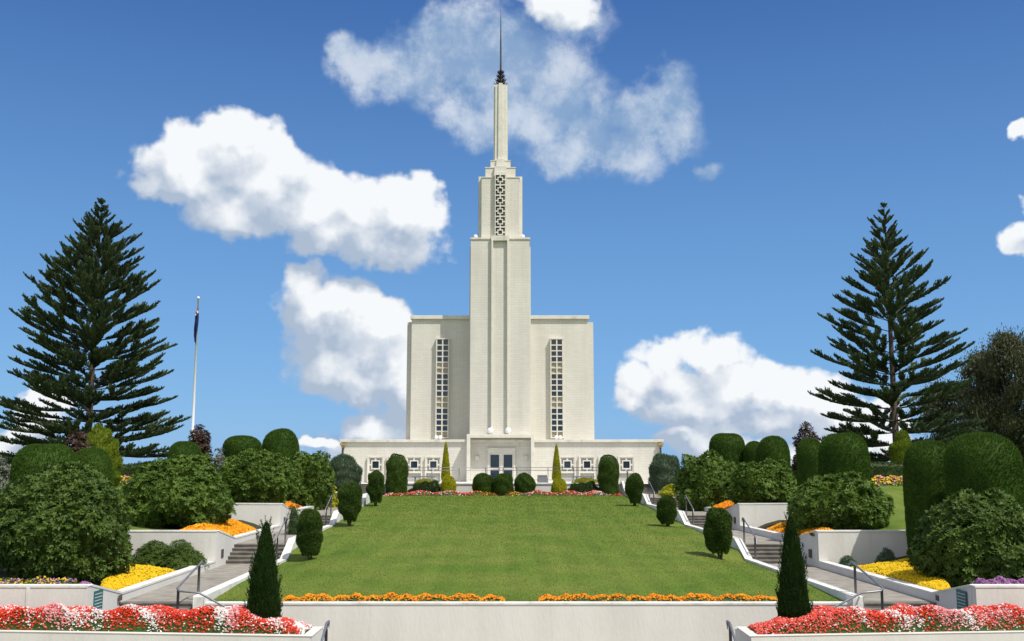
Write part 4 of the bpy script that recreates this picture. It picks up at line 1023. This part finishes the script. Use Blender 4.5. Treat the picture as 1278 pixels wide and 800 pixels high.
strip('thin orange flowers on top of the topmost right wall', ax(868, 612, 61), ax(905, 612, 61), 60.8, .4, -1.28, ['f_coral', '-', '-'], 300, .035, .09)
strip('yellow and pink flowers on the left slope below the hedge', ax(136, 600, 60), ax(190, 600, 60), 59.5, 1.6, -.98, ['f_yellow', 'f_yellow', 'f_pink', '-', '-'], 900, .06, .45, 'flowers below the hedges')
strip('yellow and pink flowers on the right slope below the hedge', ax(1084, 600, 60), ax(1135, 600, 60), 59.5, 1.6, -.98, ['f_yellow', 'f_yellow', 'f_pink', '-', '-'], 900, .06, .45, 'flowers below the hedges')
leafy('golden_shrub', 'yellow-green mounded shrub at the end of the topmost left wall', 'shrub', 'low golden shrubs', 415, 604, 20, 62.5, 'gold', 300, .13, 1, prof=lowp)
leafy('golden_shrub', 'wide yellow-green shrub behind the topmost right planter wall', 'shrub', 'low golden shrubs', 842, 606, 44, 66.5, 'gold', 700, .13, 2, prof=lowp)
# red, pink and white bed below the terrace
def mt_(s, t, q):
    v = math.sin(s * 40) + .8 * math.sin(s * 17 + 1); r = rnd.random()
    if .37 < s < .47 or .53 < s < .57: return 'f_red' if r < .25 else '-' if r < .8 else 'f_yellow'
    if r < .45: return '-'
    return ('f_red' if v > -.3 else 'f_coral' if v > -1 else 'f_pink') if r < .9 else 'f_white'
xa_, xb2 = c0(71.5) - 8.1, c0(71.5) + 8.1
bed('long red and pink flower bed between the lawn and the terrace', lambda s, t: (xa_ + (xb2 - xa_) * s, 71.3 + 1.6 * t, -1.93), 6500, lambda s, t: .05 + .32 * hump(.5)(s, t) * (1 + .25 * math.sin(s * 51)), mt_, .040, 9000, grp='terrace beds')
tag(MB().box(xa_ - .1, xb2 + .1, 71.2, 73.7, -2.6, -1.935).build('soil', 'soil'), kind='structure')

# ------------------------------------------------------------------ Norfolk pines
def norfolk(px, top, label, Y, seed, half, low, dens=1.0, lean=0, full=1.0, bottom=None):
    rr = random.Random(seed); x, z1 = at(px, top, Y); z0 = terr(x - c0(Y), Y) - .1; H = z1 - z0
    o = thing('norfolk_pine', label, 'pine tree', (x, Y, z0), 'tall Norfolk pines')
    t = MB(); crossz = H * 1.0; t.tube([(-.3, 0, crossz - .25), (.3, 0, crossz - .25)], .02, n=4); t.tube([(0, 0, 0), (lean * .3, 0, H * .4), (lean * .1, 0, H * .8), (0, 0, H)], [.26, .18, .08, .02], n=10)
    C, A, W_ = [], [], []
    wh = low; 
    whorls = []
    while wh < .985:
        whorls.append(wh); wh += (.038 - .010 * wh) * (1 if full >= 1 else 1.15)
    for wi, w in enumerate(whorls):
        f = (w - low) / (1 - low)
        Lb = half * math.sin(math.pi / 2 * min(1, (1 - f) * 1.08)) ** 1.15 * (.9 + .2 * rr.random()) + .10
        nb_ = 6 if full >= 1 or f < .4 else 5
        ph = rr.random() * 6
        for k in range(nb_):
            az_ = ph + k * 2 * math.pi / nb_ + rr.uniform(-.22, .22); l = Lb * rr.uniform(.70, 1.10)
            e0 = math.radians(-8 + 50 * f + rr.uniform(-6, 6)); curl = math.radians(30 - 14 * f); l /= max(.6, math.cos(e0 + curl * .3))
            d2 = np.array([math.cos(az_), math.sin(az_), 0]); pts = []; p = np.array([0, 0, w * H]); n = 14
            for i in range(n + 1):
                pts.append(p.copy()); e = e0 + curl * (i / n) ** 2; p = p + (d2 * math.cos(e) + np.array([0, 0, math.sin(e)])) * l / n
            pts = np.array(pts)
            t.tube([tuple(q) for q in pts[::3]], [max(.012, .06 * (1 - f)) , .035 * (1 - f) + .01, .03 * (1 - f) + .008, .02, .01][:len(pts[::3])], n=5, cap=False)
            paths = [(pts, .16 if l > 1.5 else .08, l)]
            if l > 1.6:                                           # side branches that fork off and rise beside the main one
                for q_ in range(2 if l < 3.2 else 4):
                    u0 = .30 + .16 * q_ + rr.uniform(-.05, .05); sg = 1 if q_ % 2 else -1; i0 = int(u0 * n); b0 = pts[i0]; t0 = unit(pts[min(n, i0 + 1)] - pts[i0])
                    sd0 = np.array([-d2[1], d2[0], 0]) * sg; ls_ = l * (1 - u0) * rr.uniform(.62, .85); dv = unit(t0 + sd0 * rr.uniform(.35, .62) + np.array([0, 0, rr.uniform(.0, .16)])); pp = [b0]
                    for i in range(8): dv = unit(dv + np.array([0, 0, .035])); pp.append(pp[-1] + dv * ls_ / 8)
                    pp = np.array(pp); paths.append((pp, .18, ls_)); t.tube([tuple(q) for q in pp[::2]], [.022, .02, .016, .012, .008][:len(pp[::2])], n=4, cap=False)
            for (pp, us_, ll) in paths:
                nseg = len(pp) - 1; nbr = int((ll * (1 - us_) * 19 + 5) * dens)
                for j in range(nbr):
                    u = us_ + (1 - us_) * (j + rr.random()) / nbr; v = (u - us_) / (1 - us_); q = u * nseg; i0 = min(nseg - 1, int(q)); b0 = pp[i0] + (pp[i0 + 1] - pp[i0]) * (q - i0)
                    tang = unit(pp[i0 + 1] - pp[i0]); s = 1 if j % 2 else -1; side = unit(np.cross(tang, [0, 0, 1]))
                    ln = (.50 + .12 * rr.random()) * min(1, .55 + v * 1.5) * (1 - .50 * v ** 2) * (.5 + .5 * min(1, (1 - f) * 2.6))
                    dd = unit(tang * 1.0 + side * s * rr.uniform(.25, .75) + np.array([0, 0, rr.uniform(.0, .60)]))
                    C.append(b0); A.append(dd * ln); W_.append(1)
    C = np.array(C); A = np.array(A); N_ = len(C); crown = MB()
    # each branchlet: an upturned rope of overlapping needles
    for rep in range(7):
        tt_ = R.uniform(0, .75, (N_, 1)) if rep > 1 else np.full((N_, 1), .0 + .32 * rep)
        ln = np.linalg.norm(A, axis=1, keepdims=True); up = np.array([0, 0, 1.0]) * ln * .35 * tt_ ** 2
        base = C + A * tt_ + up; d = unit(A + np.array([0, 0, .25]) * ln * (1 + tt_) + R.normal(0, .22, (N_, 3)) * ln)
        l = ln * R.uniform(.28, .50, (N_, 1)) if rep > 1 else ln * .66
        sd_ = unit(np.cross(d, R.normal(size=(N_, 3)))); crown.kites(base, d * l, sd_ * (.044 if rep > 1 else .050), w=.4)
    # tip cross of the leader
    t.build('trunk', 'bark', o, origin=(0, 0, 0)); crown.build('crown', 'pine', o, origin=(0, 0, 0))
    print('pine branchlets', N_)
norfolk(127, 248, 'broad dark Norfolk pine on the left slope beside the flagpole', 72, 3, 6.7, .06, 1.25)
norfolk(1103, 254, 'open-branched dark Norfolk pine on the right slope before the gum trees', 74, 21, 5.9, .04, 1.2, full=.95)

# ------------------------------------------------------------------ gum trees beyond the right slope
def gum(px, top, wpx, Y, label, seed, nclump=46):
    rr = random.Random(seed); x, z1 = at(px, top, Y); z0 = terr(x - c0(Y), Y) - .1; H = z1 - z0; W = wpx / F * Y / 2
    o = thing('gum_tree', label, 'tree', (x, Y, z0), 'dark gum trees beyond the slope'); t = MB(); cr = MB()
    forks = []
    for k in range(3):
        a = k * 2.1 + seed; top_ = (W * .45 * math.cos(a), W * .45 * math.sin(a), H * rr.uniform(.75, .92))
        t.tube([(0.1 * math.cos(a), .1 * math.sin(a), 0), (W * .12 * math.cos(a), W * .12 * math.sin(a), H * .3), (W * .3 * math.cos(a + .3), W * .3 * math.sin(a + .3), H * .58), top_], [.26, .18, .11, .03], n=8)
    for k in range(nclump):
        a = rr.uniform(0, 6.28); h = rr.uniform(.22, .97); rad = W * (math.sin(math.pi * min(1, h * .78 + .12)) ** .6) * rr.uniform(.25, 1.0)
        cxy = np.array([rad * math.cos(a), rad * math.sin(a), h * H]); s = rr.uniform(.5, 1.15)
        t.tube([(cxy[0] * .2, cxy[1] * .2, h * H * .78), (cxy[0] * .6, cxy[1] * .6, h * H * .95), tuple(cxy)], [.06, .035, .012], n=5, cap=False)
        n = 400; g = R.normal(0, 1, (n, 3)) * np.array([s * .6, s * .6, s * .55]); Q = cxy + g
        d = unit(R.normal(0, .5, (n, 3)) + np.array([0, 0, -1.0])); cr.kites(Q, d * R.uniform(.2, .42, (n, 1)), unit(np.cross(d, R.normal(size=(n, 3)))) * .045)
    t.build('trunk', 'bark', o, origin=(0, 0, 0)); cr.build('crown', 'gum', o, origin=(0, 0, 0))
gum(1262, 414, 92, 92, 'tallest dark gum tree at the right edge of the view', 1, 80)
gum(1218, 440, 62, 96, 'dark gum tree between the right pine and the tallest gum', 2, 54)
gum(1176, 478, 50, 100, 'thin gum tree seen through the branches of the right pine', 3, 30)
gum(1300, 425, 90, 88, 'gum tree cut by the right edge of the view', 4, 50)
